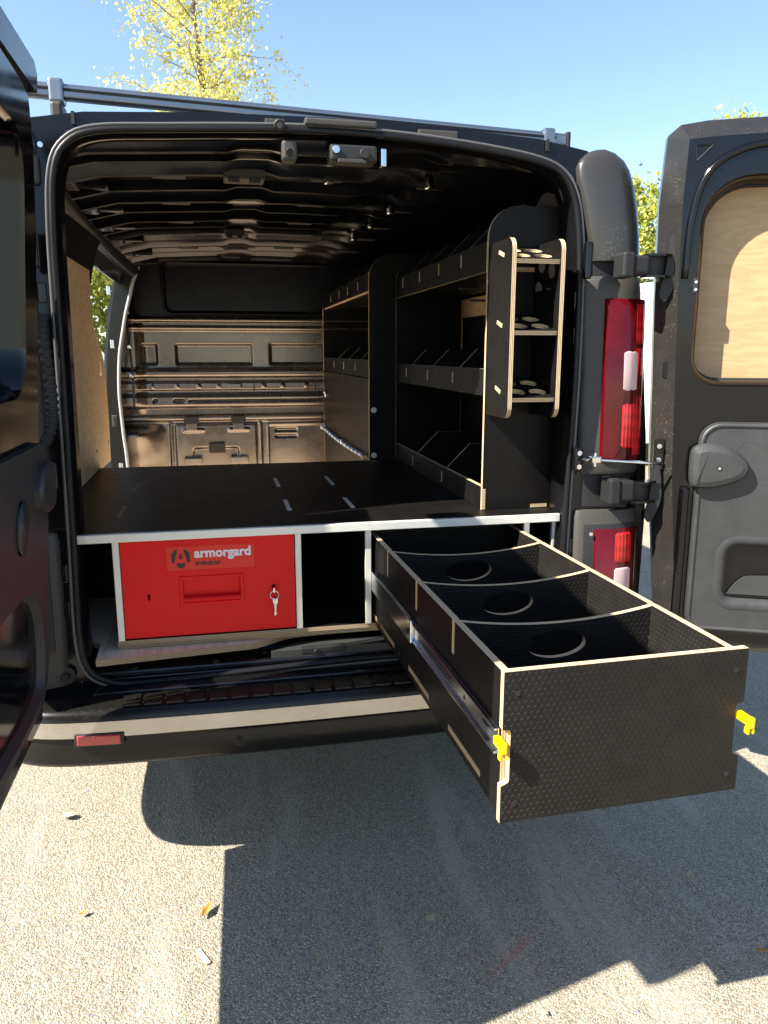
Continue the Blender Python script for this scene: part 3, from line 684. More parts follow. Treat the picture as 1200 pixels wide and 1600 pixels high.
# front pillar of the side door opening
zs = np.linspace(.56, 1.90, 40)
xo = [-(float(np.interp(z, [p[1] for p in PROF], [p[0] for p in PROF]))-.02) for z in zs]
xi = [x+.075+.012*math.sin((z-.5)*6) for x, z in zip(xo, zs)]
plm = platem([(x, z) for x, z in zip(xo, zs)]+[(x, z) for x, z in zip(xi[::-1], zs[::-1])], [rrect(-.925, -.905, .965, 1.03, .008)], 0, .02)
pb = reg('side_door_pillar', dtrans(plm, Matrix(((1, 0, 0, 0), (0, 0, 1, 2.735), (0, 1, 0, 0), (0, 0, 0, 1)))), PAINT, VAN)
box('pillar_latch', (-.925, -.895, 2.722, 2.736, .965, 1.035), PLAS, pb, .004); box('latch_slot', (-.917, -.903, 2.719, 2.7235, .978, 1.022), BLK, pb, .001)
tube('side_seal', [(x+.004, 2.728, z) for x, z in zip(xi, zs)]+[(-.80, 2.70, 1.935), (-.79, 2.2, 1.94), (-.79, 1.45, 1.935)], .010, GSEAL, pb, 10)
for z in (1.72, 1.42, .70): box('pillar_clip', (-.905, -.88, 2.722, 2.737, z, z+.05), ZINC, pb, .004)
tube('side_loom', [(-.815, 2.80, 1.80), (-.812, 2.80, 1.55), (-.80, 2.80, 1.3), (-.80, 2.80, 1.08)], .006, BLK, VAN, 8)
for z in (1.62, 1.42, 1.25): box('loom_clip', (-.822, -.792, 2.785, 2.81, z, z+.022), CHROME, VAN, .006)

# bulkhead: pressed steel, its ribs real relief
nx, nz = 300, 250
X, Z = np.meshgrid(np.linspace(-.885, .885, nx), np.linspace(.52, 1.965, nz))
h = np.interp(Z, [.5, .965, .980, .988, 1.003, 1.010, 1.055, 1.064, 1.075, 1.128, 1.138, 1.150, 1.164, 1.171, 1.212, 1.220, 1.243, 1.249, 1.262, 1.284, 1.296, 1.31, 1.50, 1.527, 1.536, 1.548, 1.556, 1.580, 1.588, 1.600, 1.610, 2.0],
              [0, .0, .032, .036, .034, .0, .0, .052, .060, .060, .036, .028, .028, .046, .046, .020, .020, .040, .047, .047, .022, .018, .018, .020, .046, .05, .026, .026, .048, .046, .012, .012])
def rsdf(x0, x1, z0, z1, r):
    qx = np.abs(X-(x0+x1)/2)-(x1-x0)/2+r; qz = np.abs(Z-(z0+z1)/2)-(z1-z0)/2+r
    return np.hypot(np.maximum(qx, 0), np.maximum(qz, 0))+np.minimum(np.maximum(qx, qz), 0)-r
def ss(v, a, b): t_ = np.clip((v-a)/(b-a), 0, 1); return t_*t_*(3-2*t_)
for b in ((-.765, -.655, 1.318, 1.452, .012), (-.555, -.078, 1.318, 1.452, .012), (.022, .46, 1.318, 1.452, .012)): h -= .034*ss(-rsdf(*b), 0, .016)
s = rsdf(-.60, .62, 1.635, 1.925, .05); h += .016*(ss(-s, -.014, -.008)-ss(-s, -.004, .006))-.012*ss(-s, .0, .01)
s = rsdf(-.615, -.035, .60, .988, .04); m = (Z < .965)
h += np.where(m, .020*ss(-s, 0, .010)-.012*ss(-s, .016, .022)+.014*ss(-s, .032, .045), 0)
for b in ((-.53, -.40, .905, .925, .008), (-.25, -.12, .905, .925, .008)): h += .010*ss(-rsdf(*b), -.004, .004)
h -= .020*ss(-rsdf(-.47, -.19, .55, .80, .02), -.006, .006)
s = rsdf(-.01, .40, .60, .955, .03); h += np.where(m, .014*ss(-s, 0, .008)-.010*ss(-s, .014, .02), 0)
for z in (.905, .865): h -= .016*ss(-rsdf(.05, .19, z-.010, z+.010, .01), -.003, .003)
h -= .03*ss(-rsdf(-.70, -.672, 1.092, 1.112, .01), -.003, .003); h -= .03*ss(-rsdf(-.575, -.51, 1.093, 1.112, .009), -.003, .003); h -= .03*ss(-rsdf(-.485, .50, 1.094, 1.106, .006), -.002, .002)
for x in (-.70, -.55, -.42, -.30, -.17, -.02, .10, .25): h += .006*ss(-(np.hypot(X-x, Z-1.19)-.012), -.004, .004)
h += .15*ss(-X, .62, .80)*ss(-Z, -.97, -.90)*(.55+.45*ss(Z, .70, .90)); h += .035*ss(-X, .72, .80)*ss(Z, 1.0, 1.1)*ss(-Z, -1.72, -1.5)
vv = np.stack([X, 2.955-h, Z], -1).reshape(-1, 3)
idx = np.arange(nx*nz).reshape(nz, nx); q = np.stack([idx[:-1, :-1], idx[:-1, 1:], idx[1:, 1:], idx[1:, :-1]], -1).reshape(-1, 4)
me = bpy.data.meshes.new('mesh'); me.from_pydata(vv.tolist(), [], q.tolist()); me.update()
BH = reg('bulkhead', me, [STEELBLK, UPPER_SHADE], VAN, I4, True)
me.polygons.foreach_set('material_index', (vv[q].mean(1)[:, 2] > 1.612).astype(np.int32))  # upper faces take the darker tone, their shade set by colour
plate('window_blank', rrect(-.583, .603, 1.652, 1.908, .045, 8), .004, frame((0, 2.9525, 0), (1, 0, 0), (0, 0, 1)), BLANK, None, (), BH)
for x in (-.475, -.185):
    o = box('hatch_hinge', (x-.045, x+.045, 2.905, 2.935, .955, 1.005), BLK, BH, .004); box('hinge_leaf', (x-.035, x+.035, 2.905, 2.925, .915, .958), STEELBLK, BH, .003)
    box('hatch_foot', (x-.055, x+.055, 2.885, 2.925, .70, .745), STEELBLK, BH, .006)
box('hatch_catch', (-.375, -.275, 2.905, 2.945, .77, .835), BLK, BH, .006)
for x in (-.08, .31): box('rail_joint', (x-.003, x+.003, 2.90, 2.91, 1.16, 1.22), BLK, BH, 0)
box('rail_patch', (-.24, -.16, 2.899, 2.912, 1.172, 1.206), STEELBLK, BH, .004)

# wheels
for x in (-1, 1):
    for y in (1.0, 4.35):
        w_ = reg('wheel', loftm([[(x*(.73+dx), y+r*math.cos(a), .335+r*math.sin(a)) for a in np.linspace(0, 2*math.pi, 33)[:-1]] for dx, r in ((0, .20), (0, .30), (.03, .33), (.18, .33), (.21, .30), (.21, .21), (.19, .20))], True), TYRE, VAN, I4, True)
        reg('wheel_rim', loftm([[(x*(.73+dx), y+r*math.cos(a), .335+r*math.sin(a)) for a in np.linspace(0, 2*math.pi, 33)[:-1]] for dx, r in ((.19, .205), (.15, .19), (.15, .10), (.18, .05))], True, True), ALUS, w_)

# ================================================================== plywood floor and linings
XY = lambda z: frame((0, 0, z), (1, 0, 0), (0, 1, 0))
fl = spline([(-.655, -.012), (-.5, .004), (-.30, .024), (-.225, .034), (-.175, .062), (-.12, .092), (.0, .104), (.2, .118), (.60, .124)], 4)
fp = plate('plywood_floor', fl+[(.66, .124), (.84, .3), (.84, 2.93), (-.84, 2.93), (-.84, .25), (-.66, .12)], .018, XY(.567), PLYF, EDGE2)
tag(fp, 'pale plywood floor sheet with a curved edge at the van sill', 'floor sheet')
# side linings (drawn in y, z)
pl = [(.13, .925), (1.66, .905), (1.655, 1.15), (1.61, 1.33), (1.54, 1.40), (1.40, 1.465), (1.325, 1.55), (1.31, 1.68), (1.335, 1.80), (1.37, 1.86), (.95, 1.875), (.13, 1.88)]
pl = pl[:2]+spline(pl[1:9], 5)[1:]+pl[9:]
slot = rrect(1.47, 1.495, 1.30, 1.37, .011)
o = plate('lining_panel', pl, .006, frame((-.828, 0, 0), (0, 1, 0), (.02, 0, 1)), PLYL, EDGE2, [slot]); tag(o, 'tan plywood lining on the left wall beside the side door', 'lining panel', 'plywood linings')
for y, z in ((.95, 1.80), (1.29, 1.80), (1.25, 1.0), (1.60, 1.0)): cyl('fixing_screw', (-.828+.006+.02*z, y, z), (1, 0, 0), .006, .002, BLK, o, 10)
o = plate('lining_panel', [(.18, .60), (2.90, .60), (2.90, 1.87), (.18, 1.87)], .006, frame((.822, 0, 0), (0, 1, 0), (-.02, 0, 1)), PLYL, EDGE2); tag(o, 'brown plywood lining behind the shelves on the right wall', 'lining panel', 'plywood linings')

# ================================================================== underfloor cabinet with deck
CB = thing('underfloor_cabinet', (0, .6, .585), 'low cabinet with black deck, silver front trim and open bays in the van', 'cabinet')
deck = plate('deck_board', [(-.686, .046), (.69, .046), (.70, .115), (.80, .16), (.80, 1.33), (-.815, 1.33), (-.815, .16), (-.70, .115)], .013, XY(.905), PHENF, EDGE, (), CB)
box('front_trim', (-.688, .692, .030, .0465, .8985, .9215), ALUS, CB, .0015)
def inlay(x, y0, y1): box('slot_inlay', (x-.0065, x+.0065, y0, y1, .9172, .9195), EDGE2 if abs(x) > .4 else ALUS, deck, 0)
for x in (-.607, -.10, .10):
    for y0, y1 in ((.275, .445), (.715, .905)): inlay(x, y0, y1)
for x in (-.622, -.608):
    for y in (.24, .48, .66, .94): cyl('deck_plug', (x, y, .9172), (0, 0, 1), .005, .0015, BLK, deck, 12, bev=False)
base = plate('base_board', rect(-.604, .69, .050, 1.30), .012, XY(.600), PHENS, EDGE2, (), CB)
box('base_runner', (-.604, .69, .056, 1.29, .5855, .5995), EDGE2, CB, 0)
for x in (-.592, -.0975, .1055, .5935, .684):
    plate('upright', rect(.06, 1.30, .6125, .9045), .012, frame((x-.006, 0, 0), (0, 1, 0), (0, 0, 1)), PHENS, EDGE, (), CB)
    box('upright_trim', (x-.0085, x+.0085, .046, .0598, .6125, .8983), ALUS, CB, .001)
plate('back_board', rect(-.604, .69, .6125, .9045), .010, frame((0, 1.302, 0), (1, 0, 0), (0, 0, 1)), PHENS, EDGE, (), CB)

# ================================================================== red lockable drawer
RDW = thing('lockable_drawer', (-.345, .07, .6125), 'closed red steel drawer with recessed handle and white lettering on its sticker', 'drawer')
FR = lambda y: frame((0, y, 0), (1, 0, 0), (0, 0, 1))             # local w points to -y
def kh(x, z): return [(x+.005*math.cos(a), z+.005*math.sin(a)) for a in np.linspace(R(-60), R(240), 14)]+[(x-.0032, z-.014), (x+.0032, z-.014)]
pn = plate('front_panel', rect(-.5815, -.1085, .6165, .8965), .016, FR(.068), RED, None, [rect(-.421, -.262, .710, .779), kh(-.5135, .738), kh(-.170, .745)], RDW)
reg('handle_frame', loftm([[(x, y, z) for x, z in p] for p, y in ((rect(-.431, -.252, .700, .789), .0525), (rect(-.429, -.254, .702, .787), .0485), (rect(-.421, -.262, .710, .779), .0485), (rect(-.419, -.264, .712, .777), .054))], True), RED, pn)
box('handle_recess', (-.425, -.258, .0685, .11, .705, .785), RED, pn, 0)
reg('handle_lip', loftm([[(x, y, z) for y, z in ((.066, .707), (.051, .707), (.046, .716), (.046, .722), (.050, .726), (.053, .722), (.054, .714))] for x in (-.4205, -.2625)], True, True), RED, pn)
box('keyhole_back', (-.525, -.155, .0686, .075, .715, .755), BLK, pn, 0)
box('drawer_box', (-.575, -.115, .115, 1.05, .625, .888), RED, RDW, .004)
sk = reg('sticker', boxm(-.460, -.222, .0508, .0520, .806, .8735), STICK, RDW)
DM = frame((0, .0503, 0), (1, 0, 0), (0, 0, 1))
def letters(name, me, x0, x1, z, mat):
    fit(me, x0, x1); return reg(name, me, mat, sk, DM @ Matrix.Translation((0, z, 0)))
letters('brand_lettering', TXT['a'], -.386, -.231, .8415, PRW)
letters('product_lettering', TXT['t'], -.3845, -.314, .8185, PRK)
letters('trade_mark', TXT['m'], -.312, -.305, .833, PRK)
# emblem: faceted letter A on a shield
cx, cz, k = -.4225, .839, .029
def em(name, pts): plate(name, [(cx+x*k, cz+z*k) for x, z in pts], .0008, DM, PRK, None, (), sk)
em('emblem_wing', [(-.86, .55), (-.40, .93), (-.28, .93), (-.62, -.42), (-.86, -.36)])
em('emblem_wing', [(.86, .55), (.86, -.36), (.62, -.42), (.28, .93), (.40, .93)])
em('emblem_notch', [(-.10, .30), (0, .66), (.10, .30), (.18, .02), (-.18, .02)])
em('emblem_point', [(-.40, -.42), (.40, -.42), (.36, -.74), (0, -.98), (-.36, -.74)])

# keys hanging from the right lock
K = thing('key_bunch', (-.170, .045, .745), 'ring of small steel keys hanging from the red drawer lock', 'keys')
box('lock_key', (-.1725, -.1675, .028, .056, .731, .745), CHROME, K, .001)
tube('key_ring', [(-.169+.012*math.cos(a), .036+.002*math.sin(a), .722+.012*math.sin(a)) for a in np.linspace(0, 2*math.pi, 25)[:-1]], .0011, CHROME, K, 6, True)
for dx, an in ((-.002, -.06), (.004, .10)):
    M = Matrix.Translation((-.168+dx, .040-dx, .712)) @ Matrix.Rotation(an, 4, 'Y')
    kk = plate('key', rrect(-.0042, .0042, -.016, 0, .003), .002, M @ frame((0, 0, 0), (1, 0, 0), (0, 0, 1)), ZINC, None, (), K)
    plate('key_blade', [(-.0018, -.0165), (.0018, -.0165), (.0018, -.042), (.0035, -.044), (.0035, -.048), (.001, -.048), (.001, -.051), (-.0018, -.051)], .0018, M @ frame((0, 0, 0), (1, 0, 0), (0, 0, 1)), ZINC, None, (), kk)

# ================================================================== pulled-out drawer
XF.append(Matrix.Translation((.36, .05, 0)) @ Matrix.Rotation(R(1.3), 4, 'Z') @ Matrix.Translation((-.36, -.05, 0)))
x0, x1, yF, yB = .1265, .5805, -.930, .16
PD = thing('pull_out_drawer', (.353, -.4, .605), 'long black plywood drawer pulled out over the bumper, three curved dividers inside', 'drawer')
DV = (-.665, -.390, -.100)
SLD = frame((x0, 0, 0), (0, 1, 0), (0, 0, 1))                       # local u = y, v = z, w = +x
def side(name, xa):
    pts = [(yF, .606), (yB, .606), (yB, .872)]
    for y in DV[::-1]: pts += [(y+.0075, .872), (y+.0075, .80), (y-.0075, .80), (y-.0075, .872)]
    pts += [(yF, .872)]
    return plate(name, pts, .014, frame((xa, 0, 0), (0, 1, 0), (0, 0, 1)), PHENS if xa < .3 else PHEN, EDGE, (), PD)
sL = side('side_panel', x0); sR = side('side_panel', x1-.014)
plate('bottom_panel', rect(x0+.0145, x1-.0145, yF, yB), .010, XY(.622), PHEN, EDGE, (), PD)
plate('back_panel', rect(x0+.0145, x1-.0145, .633, .865), .012, FR(yB), PHEN, EDGE, (), PD)
for n_, y in enumerate(DV):
    zt, zb = .8715, .849
    top = [(x0+.001+(x1-x0-.002)*i/24, zt-(zt-zb)*(1-((i-12)/12.)**2)) for i in range(25)]
    pts = [(x0+.001, .8005), (x0+.0142, .8005), (x0+.0142, .634), (x1-.0142, .634), (x1-.0142, .8005), (x1-.001, .8005)]+top[::-1]
    plate('divider', pts, .012, FR(y+.006), PHEN, EDGE, [ell(.352+.003*n_, .803, .066, .030)], PD)
fx0, fx1 = x0-.004, x1+.012
def notch(x, s): return [(x, .668), (x+s*.013, .674), (x+s*.015, .680), (x+s*.015, .766), (x+s*.013, .772), (x, .774)]
fpn = [(fx0, .598), (fx1, .598)]+notch(fx1, -1)+[(fx1, .878), (fx0, .878)]+notch(fx0, 1)[::-1]
fp = plate('front_panel', fpn, .014, FR(yF-.0005), PHEN, EDGE, (), PD)
for x in (fx0+.025, fx1-.022):
    for z in (.838, .632): 
        s = cyl('front_screw', (x, yF-.0145, z), (0, -1, 0), .0048, .0012, BLK, fp, 14, bev=False)
for y0, y1 in ((-.175, -.015), (-.50, -.325), (-.835, -.645), (.01, .12)):
    box('bottom_tab', (x0-.0008, x0+.006, y0, y1, .6225, .6355), EDGE2, sL, 0)
for y in (-.05, -.29, -.54, -.60, -.87, -.23): cyl('side_screw', (x0, y, .6285), (-1, 0, 0), .004, .001, BLK, sL, 12, bev=False)
# telescopic runners and yellow release clips
for sd, xx in ((-1, x0), (1, x1)):
    q = lambda a, b: tuple(sorted((xx+sd*a, xx+sd*b)))
    rn = box('runner', q(.0005, .004)+(-.925, .14, .720, .768), ZINC, PD, .001)
    for z in (.7205, .7635): box('runner_lip', q(.0042, .011)+(-.925, .14, z, z+.0045), ZINC, rn, .001)
    box('middle_rail', q(.0045, .009)+(-.36, .20, .7285, .7595), ALU, rn, .001)
    for z in (.7245, .7585): box('ball_race', q(.0065, .012)+(-.375, .22, z, z+.005), CHROME, rn, .002)
    box('outer_rail', q(.0095, .0125)+(-.35, .60, .716, .772), ZINC, rn, .001)
    box('rail_stop', q(.004, .014)+(-.385, -.352, .715, .773), CHROME, rn, .003)
    for y in (-.50, -.62, -.75): cyl('runner_hole', (xx+sd*.0042, y, .744), (sd, 0, 0), .004, .0008, BLK, rn, 12, bev=False)
    box('release_arm', q(.004, .008)+(-.93, -.85, .738, .750), ALU, rn, .001)
    cl = empty('release_clip', (xx+sd*.006, -.94, .744), PD); 
    if sd < 0: ya, yb = -.962, -.925
    else: ya, yb = -.978, -.935
    box('clip_body', q(.001, .013)+(ya+.012, yb, .741, .756), YEL, cl, .002)
    box('clip_lever', q(.000, .014)+(ya, ya+.0115, .736, .757), YEL, cl, .003)
    for a, b in ((.000, .004), (.010, .014)): box('clip_prong', q(a, b)+(ya+.001, ya+.012, .726, .737), YEL, cl, .001)
XF.pop()

# ================================================================== shelving
XS = lambda x: frame((x, 0, 0), (0, 1, 0), (0, 0, 1))
def end_panel(par, x0, x1, y, z0, z1, r, extra=()):
    return plate('end_panel', rrect(x0, x1, z0, z1, [0, 0, .04, r], 10), .012, FR(y), PHENS, EDGE, extra, par)
def lip(par, x, y0, y1, z0, z1, tabs, zt):
    o = plate('shelf_lip', rect(y0, y1, z0, z1), .012, XS(x), PHENS, EDGE, (), par)
    for y in tabs: box('lip_tab', (x-.0008, x+.004, y-.006, y+.006, zt-.019, zt+.019), EDGE, o, 0)
    return o
def divs(par, ys, x0, x1, z0, zl, rise):
    for y in ys:
        plate('shelf_divider', [(x0, z0), (x1, z0), (x1, zl+rise), (x0+rise*1.0, zl+rise), (x0, zl)], .008, FR(y+.004), PHENS, EDGE, (), par)
SH = thing('shelving_unit', (.64, .75, .918), 'black plywood three tier shelving standing on the deck, nearest the rear door', 'shelving', 'plywood shelving units')
y0, y1, xa, xb = .150, 1.362, .485, .795
ne = end_panel(SH, xa, .775, y0+.012, .9185, 1.815, .09)
ne2 = end_panel(SH, xa, .785, y1, .9185, 1.80, .10)
for zs_ in (.930, 1.275, 1.640): plate('shelf_board', rect(xa+.012, .79, y0+.013, y1-.013), .009, XY(zs_), PHENS, EDGE, (), SH)
lip(SH, xa, y0+.0125, y1-.0125, .9195, .991, (1.032, .599), .955)
lip(SH, xa, y0+.0125, y1-.0125, 1.270, 1.350, (1.155, .812, .485), 1.315)
lip(SH, xa-.001, y0+.0125, y1-.0125, 1.632, 1.716, (1.222, .942, .672, .409), 1.686)
divs(SH, (1.0, .575), xa+.013, .788, .940, .991, .085)
divs(SH, (1.105, .775, .445), xa+.013, .788, 1.285, 1.350, .06)
divs(SH, (1.19, .915, .645, .385), xa+.013, .775, 1.650, 1.716, .09)
tb = box('end_tab', (.645, .70, .1488, .156, .921, .931), EDGE, ne, 0); box('end_tab', (.747, .757, .1488, .156, .945, .995), EDGE, ne, 0)
box('corner_tab', (.4838, .495, .1492, .156, .92, .985), EDGE, ne, 0)
box('end_tab', (.57, .66, .1488, .156, 1.632, 1.645), EDGE, ne, 0)
plate('back_panel', rect(.30, y1-.02, .94, 1.64), .006, XS(.791), PHENS, EDGE, (), SH)
for y, z in ((.45, 1.60), (.80, 1.60), (.66, 1.55)): box('shelf_bracket', (.60, .68, y-.003, y+.003, z+.028, z+.036), ALU, SH, .001)

# tube rack on the end panel
TRK = thing('tube_rack', (.565, .06, 1.23), 'narrow black tube rack with round holes hung on the shelf end', 'rack')
TA = R(17); VT = (0, math.cos(TA), math.sin(TA))
for x in (.487, .629):
    o = plate('rack_side', rrect(-.036, .1485, 1.216, 1.704, [.032, .004, .004, .032], 8), .012, XS(x), PHENF, EDGE, (), TRK)
    for z in (1.265, 1.449, 1.639):
        if x < .5: box('side_tab', (x-.0012, x+.003, .055, .10, .001, .011), EDGE, o, 0, Matrix.Translation((0, -.028, z)) @ Matrix.Rotation(TA, 4, 'X'))
for z in (1.262, 1.446, 1.636):
    plate('rack_shelf', rect(.4995, .6285, 0, .176), .012, frame((0, -.028, z), (1, 0, 0), VT), PHENS, EDGE, [ell(a, b, .025, .025, 28) for a in (.532, .596) for b in (.048, .122)], TRK)

FS = thing('shelving_unit', (.58, 2.1, .585), 'black plywood shelving with lower door panel, further in against the bulkhead', 'shelving', 'plywood shelving units')
y0, y1, xa = 1.385, 2.92, .366
end_panel(FS, xa, .78, y0, .586, 1.825, .11); end_panel(FS, xa, .78, y1, .586, 1.80, .10)
for zs_ in (.75, 1.288, 1.660): plate('shelf_board', rect(xa+.012, .79, y0+.001, y1-.013), .009, XY(zs_), PHENS, EDGE, (), FS)
lip(FS, xa, y0+.0005, y1-.0125, 1.285, 1.365, (2.456, 2.10, 1.739), 1.328)
lip(FS, xa, y0+.0005, y1-.0125, 1.665, 1.745, (2.55, 2.23, 1.951, 1.652), 1.705)
divs(FS, (2.36, 2.0, 1.64), xa+.013, .77, 1.298, 1.365, .06)
divs(FS, (2.5, 2.18, 1.9, 1.6), xa+.013, .76, 1.670, 1.745, .08)
dp = plate('door_panel', rect(y0+.004, y1-.016, .60, 1.278), .012, XS(xa-.002), PHENF, EDGE, (), FS)
for y, z in ((2.83, 1.141), (2.87, .93)): 
    e = tube('eyelet', [(xa-.006, y+.028*math.cos(a), z+.022*math.sin(a)) for a in np.linspace(0, 2*math.pi, 17)[:-1]], .006, ZINC, FS, 6, True)
for z in (1.141, .935): cyl('end_eyelet', (.386, 1.372, z), (0, -1, 0), .013, .003, ALUS, FS, 20)
edge_f = box('face_edge', (xa-.0025, xa+.0005, y1-.016, y1-.002, .60, 1.66), EDGE, FS, 0)
for y, z in ((1.8, 1.62), (2.3, 1.62)): box('shelf_bracket', (.50, .57, y-.003, y+.003, z+.028, z+.036), ALU, FS, .001)
# blue and white cord strung along the far unit
CO = thing('striped_cord', (.352, 2.15, .925), 'blue and white striped cord strung along the far shelving door', 'cord')
n_ = 26
for i in range(n_):
    ya = 2.88-(2.88-1.42)*i/n_; yb = 2.88-(2.88-1.42)*(i+.98)/n_
    sg = lambda y: .925-.012*math.sin((y-1.42)/1.46*math.pi)
    tube('cord_section', [(.349, ya, sg(ya)), (.349, (ya+yb)/2, sg((ya+yb)/2)), (.349, yb, sg(yb))], .0095, CORDB if i % 2 else CORDM, CO, 8)
for y in (2.89, 2.05, 1.41): cyl('cord_clip', (.349, y-.008, .925), (0, 1, 0), .015, .016, CHROME, CO, 14)

# ================================================================== litter on the ground
def leaf(name, x, y, ln, wd_, rz, mat, label, curl=.3, seed=0):
    rnd = random.Random(seed); n = 8; v = []; f = []
    for i in range(n+1):
        u = i/n; hw = wd_*(math.sin(math.pi*min(1, u*1.05))**.8)*(1+.25*rnd.uniform(-1, 1))*.5 if 0 < i < n else .0008
        zz = .003+curl*ln*(u-.4)**2
        for s in (-1, -.4, 0, .4, 1): v.append(((u-.5)*ln, s*hw, zz+abs(s)*hw*curl*1.3+rnd.uniform(0, .0015)))
    for i in range(n):
        for k_ in range(4): a = i*5+k_; f.append((a, a+1, a+6, a+5))
    o = reg(name, mesh(v, f), mat, None, Matrix.Translation((x, y, .004)) @ Matrix.Rotation(rz, 4, 'Z'), True)
    md = o.modifiers.new('thickness', 'SOLIDIFY'); md.thickness = .0006; tag(o, label, 'leaf', 'dry leaves on the ground'); return o
leaf('dry_leaf', -.385, -.315, .052, .022, R(62), DRY, 'curled orange leaf on sunlit ground beside the shadow edge', .6, 1)
leaf('dry_leaf', -.69, -.26, .022, .014, R(20), DRY, 'small orange leaf scrap on the sunlit ground further left', .5, 2)
leaf('dry_leaf', -.803, .188, .045, .025, R(-10), DRYP, 'pale crumpled leaf on sunlit ground below the bumper corner', .5, 3)
leaf('dry_leaf', .165, -.456, .030, .024, R(30), DRYP, 'pale flat leaf on the shaded ground left of centre', .2, 4)
leaf('dry_leaf', .892, -.456, .030, .020, R(50), DRYP, 'small curled leaf on the shaded ground below the drawer', .7, 5)
leaf('dry_leaf', .905, -.724, .030, .012, R(-20), DRY, 'brown leaf scrap at the right edge of the ground', .4, 6)
leaf('dry_leaf', -.243, .076, .018, .012, R(80), DRY, 'tiny brown leaf scrap in the shade under the bumper', .4, 7)
leaf('dry_leaf', .33, -.78, .020, .010, R(-60), DRYP, 'pale leaf crumb near the lit patch at lower right', .3, 8)
o = box('wood_splinter', (-.028, .028, -.006, .006, .001, .006), EDGE, None, .002, Matrix.Translation((-.392, -.462, 0)) @ Matrix.Rotation(R(-62), 4, 'Z')); tag(o, 'short pale wood splinter on the sunlit ground below the orange leaf', 'splinter')

# ================================================================== other vehicles
def vehicle(name, loc, rz, label, cat, prof, hw, mat, wins, rear, wh, tum=.10):
    """side profile (y, z) lofted across x with tumblehome; wins: side glass polygons (y, z)"""
    M0 = Matrix.Translation(loc) @ Matrix.Rotation(rz, 4, 'Z'); XF.append(M0)
    t_ = thing(name, (0, 0, 0), label, cat)
    zt = max(p[1] for p in prof); xs = lambda z, k: k*(hw-tum*max(0, (z-.9))/(zt-.9))
    rings = [[(xs(z, k)*1.0, y, z if abs(k) < .97 else z-(.05 if z > .9 else 0)) for y, z in prof] for k in (-1, -.96, -.8, -.4, 0, .4, .8, .96, 1)]
    b = reg('body', loftm(rings, True, True), mat, t_, I4, True); e = b.modifiers.new('split', 'EDGE_SPLIT'); e.split_angle = R(40)
    for sd in (-1, 1):
        for w_ in wins:
            reg('side_window', mesh([(xs(z, sd)*1.002+sd*.006, y, z) for y, z in w_]+[(xs(z, sd)*.99, y, z) for y, z in w_], [tuple(range(len(w_))), tuple(range(2*len(w_)-1, len(w_)-1, -1))]+[(i, (i+1) % len(w_), len(w_)+(i+1) % len(w_), len(w_)+i) for i in range(len(w_))]), GLASSD, t_)
    for (x0_, x1_, ya, z0_, yb, z1_, m_) in rear:
        n_ = 'rear_window' if m_ is GLASSD else ('tail_lamp' if m_ is REDB else 'number_plate')
        reg(n_, mesh([(x0_, ya-.012, z0_), (x1_, ya-.012, z0_), (x1_, yb-.012, z1_), (x0_, yb-.012, z1_), (x0_, ya+.02, z0_), (x1_, ya+.02, z0_), (x1_, yb+.02, z1_), (x0_, yb+.02, z1_)], [(0, 1, 2, 3), (4, 7, 6, 5), (0, 4, 5, 1), (1, 5, 6, 2), (2, 6, 7, 3), (3, 7, 4, 0)]), m_, t_)
    for y in wh:
        for sd in (-1, 1):
            w_ = reg('wheel', loftm([[(sd*(hw-.2+dx), y+r*math.cos(a), .32+r*math.sin(a)) for a in np.linspace(0, 2*math.pi, 29)[:-1]] for dx, r in ((0, .2), (0, .29), (.03, .32), (.18, .32), (.21, .29), (.21, .21), (.19, .2))], True), TYRE, t_, I4, True)
            reg('wheel_rim', loftm([[(sd*(hw-.2+dx), y+r*math.cos(a), .32+r*math.sin(a)) for a in np.linspace(0, 2*math.pi, 29)[:-1]] for dx, r in ((.2, .205), (.16, .19), (.16, .1), (.19, .05))], True, True), ALUS, w_)
    XF.pop(); return t_
vp = [(0, .35), (.0, .95), (.06, 1.6), (.14, 2.12), (.30, 2.20), (3.2, 2.20), (3.6, 2.1), (4.2, 1.45), (4.9, 1.15), (5.05, .9), (5.05, .35)]
vehicle('parked_van', (5.55, 6.1, 0), R(0), 'white van parked beyond the right rear pillar', 'van', vp, .98, WHITE,
        [[(2.6, 1.25), (3.9, 1.25), (3.35, 1.95), (2.6, 1.98)], [(.35, 1.35), (1.3, 1.35), (1.3, 1.98), (.42, 1.98)]],
        [(-.80, -.06, .04, 1.38, .12, 2.0, GLASSD), (.06, .80, .04, 1.38, .12, 2.0, GLASSD), (-.93, -.82, .0, .9, .035, 1.3, REDB), (.82, .93, .0, .9, .035, 1.3, REDB)], (.95, 4.1))
cp = [(0, .30), (-.05, .55), (.02, .90), (.30, 1.40), (.60, 1.55), (1.9, 1.58), (2.5, 1.45), (3.15, 1.0), (4.0, .86), (4.15, .55), (4.1, .30)]
vehicle('parked_car', (-2.6, 7.2, 0), R(0), 'pale blue grey car glimpsed through the open side door', 'car', cp, .88, CARB,
        [[(.50, 1.0), (1.5, 1.0), (1.5, 1.45), (.72, 1.45)], [(1.56, 1.0), (2.95, 1.0), (2.4, 1.40), (1.56, 1.46)]],
        [(-.62, .62, .08, 1.0, .28, 1.38, GLASSD), (-.80, -.66, .0, .72, .02, .92, REDB), (.66, .80, .0, .72, .02, .92, REDB)], (.75, 3.3), .22)

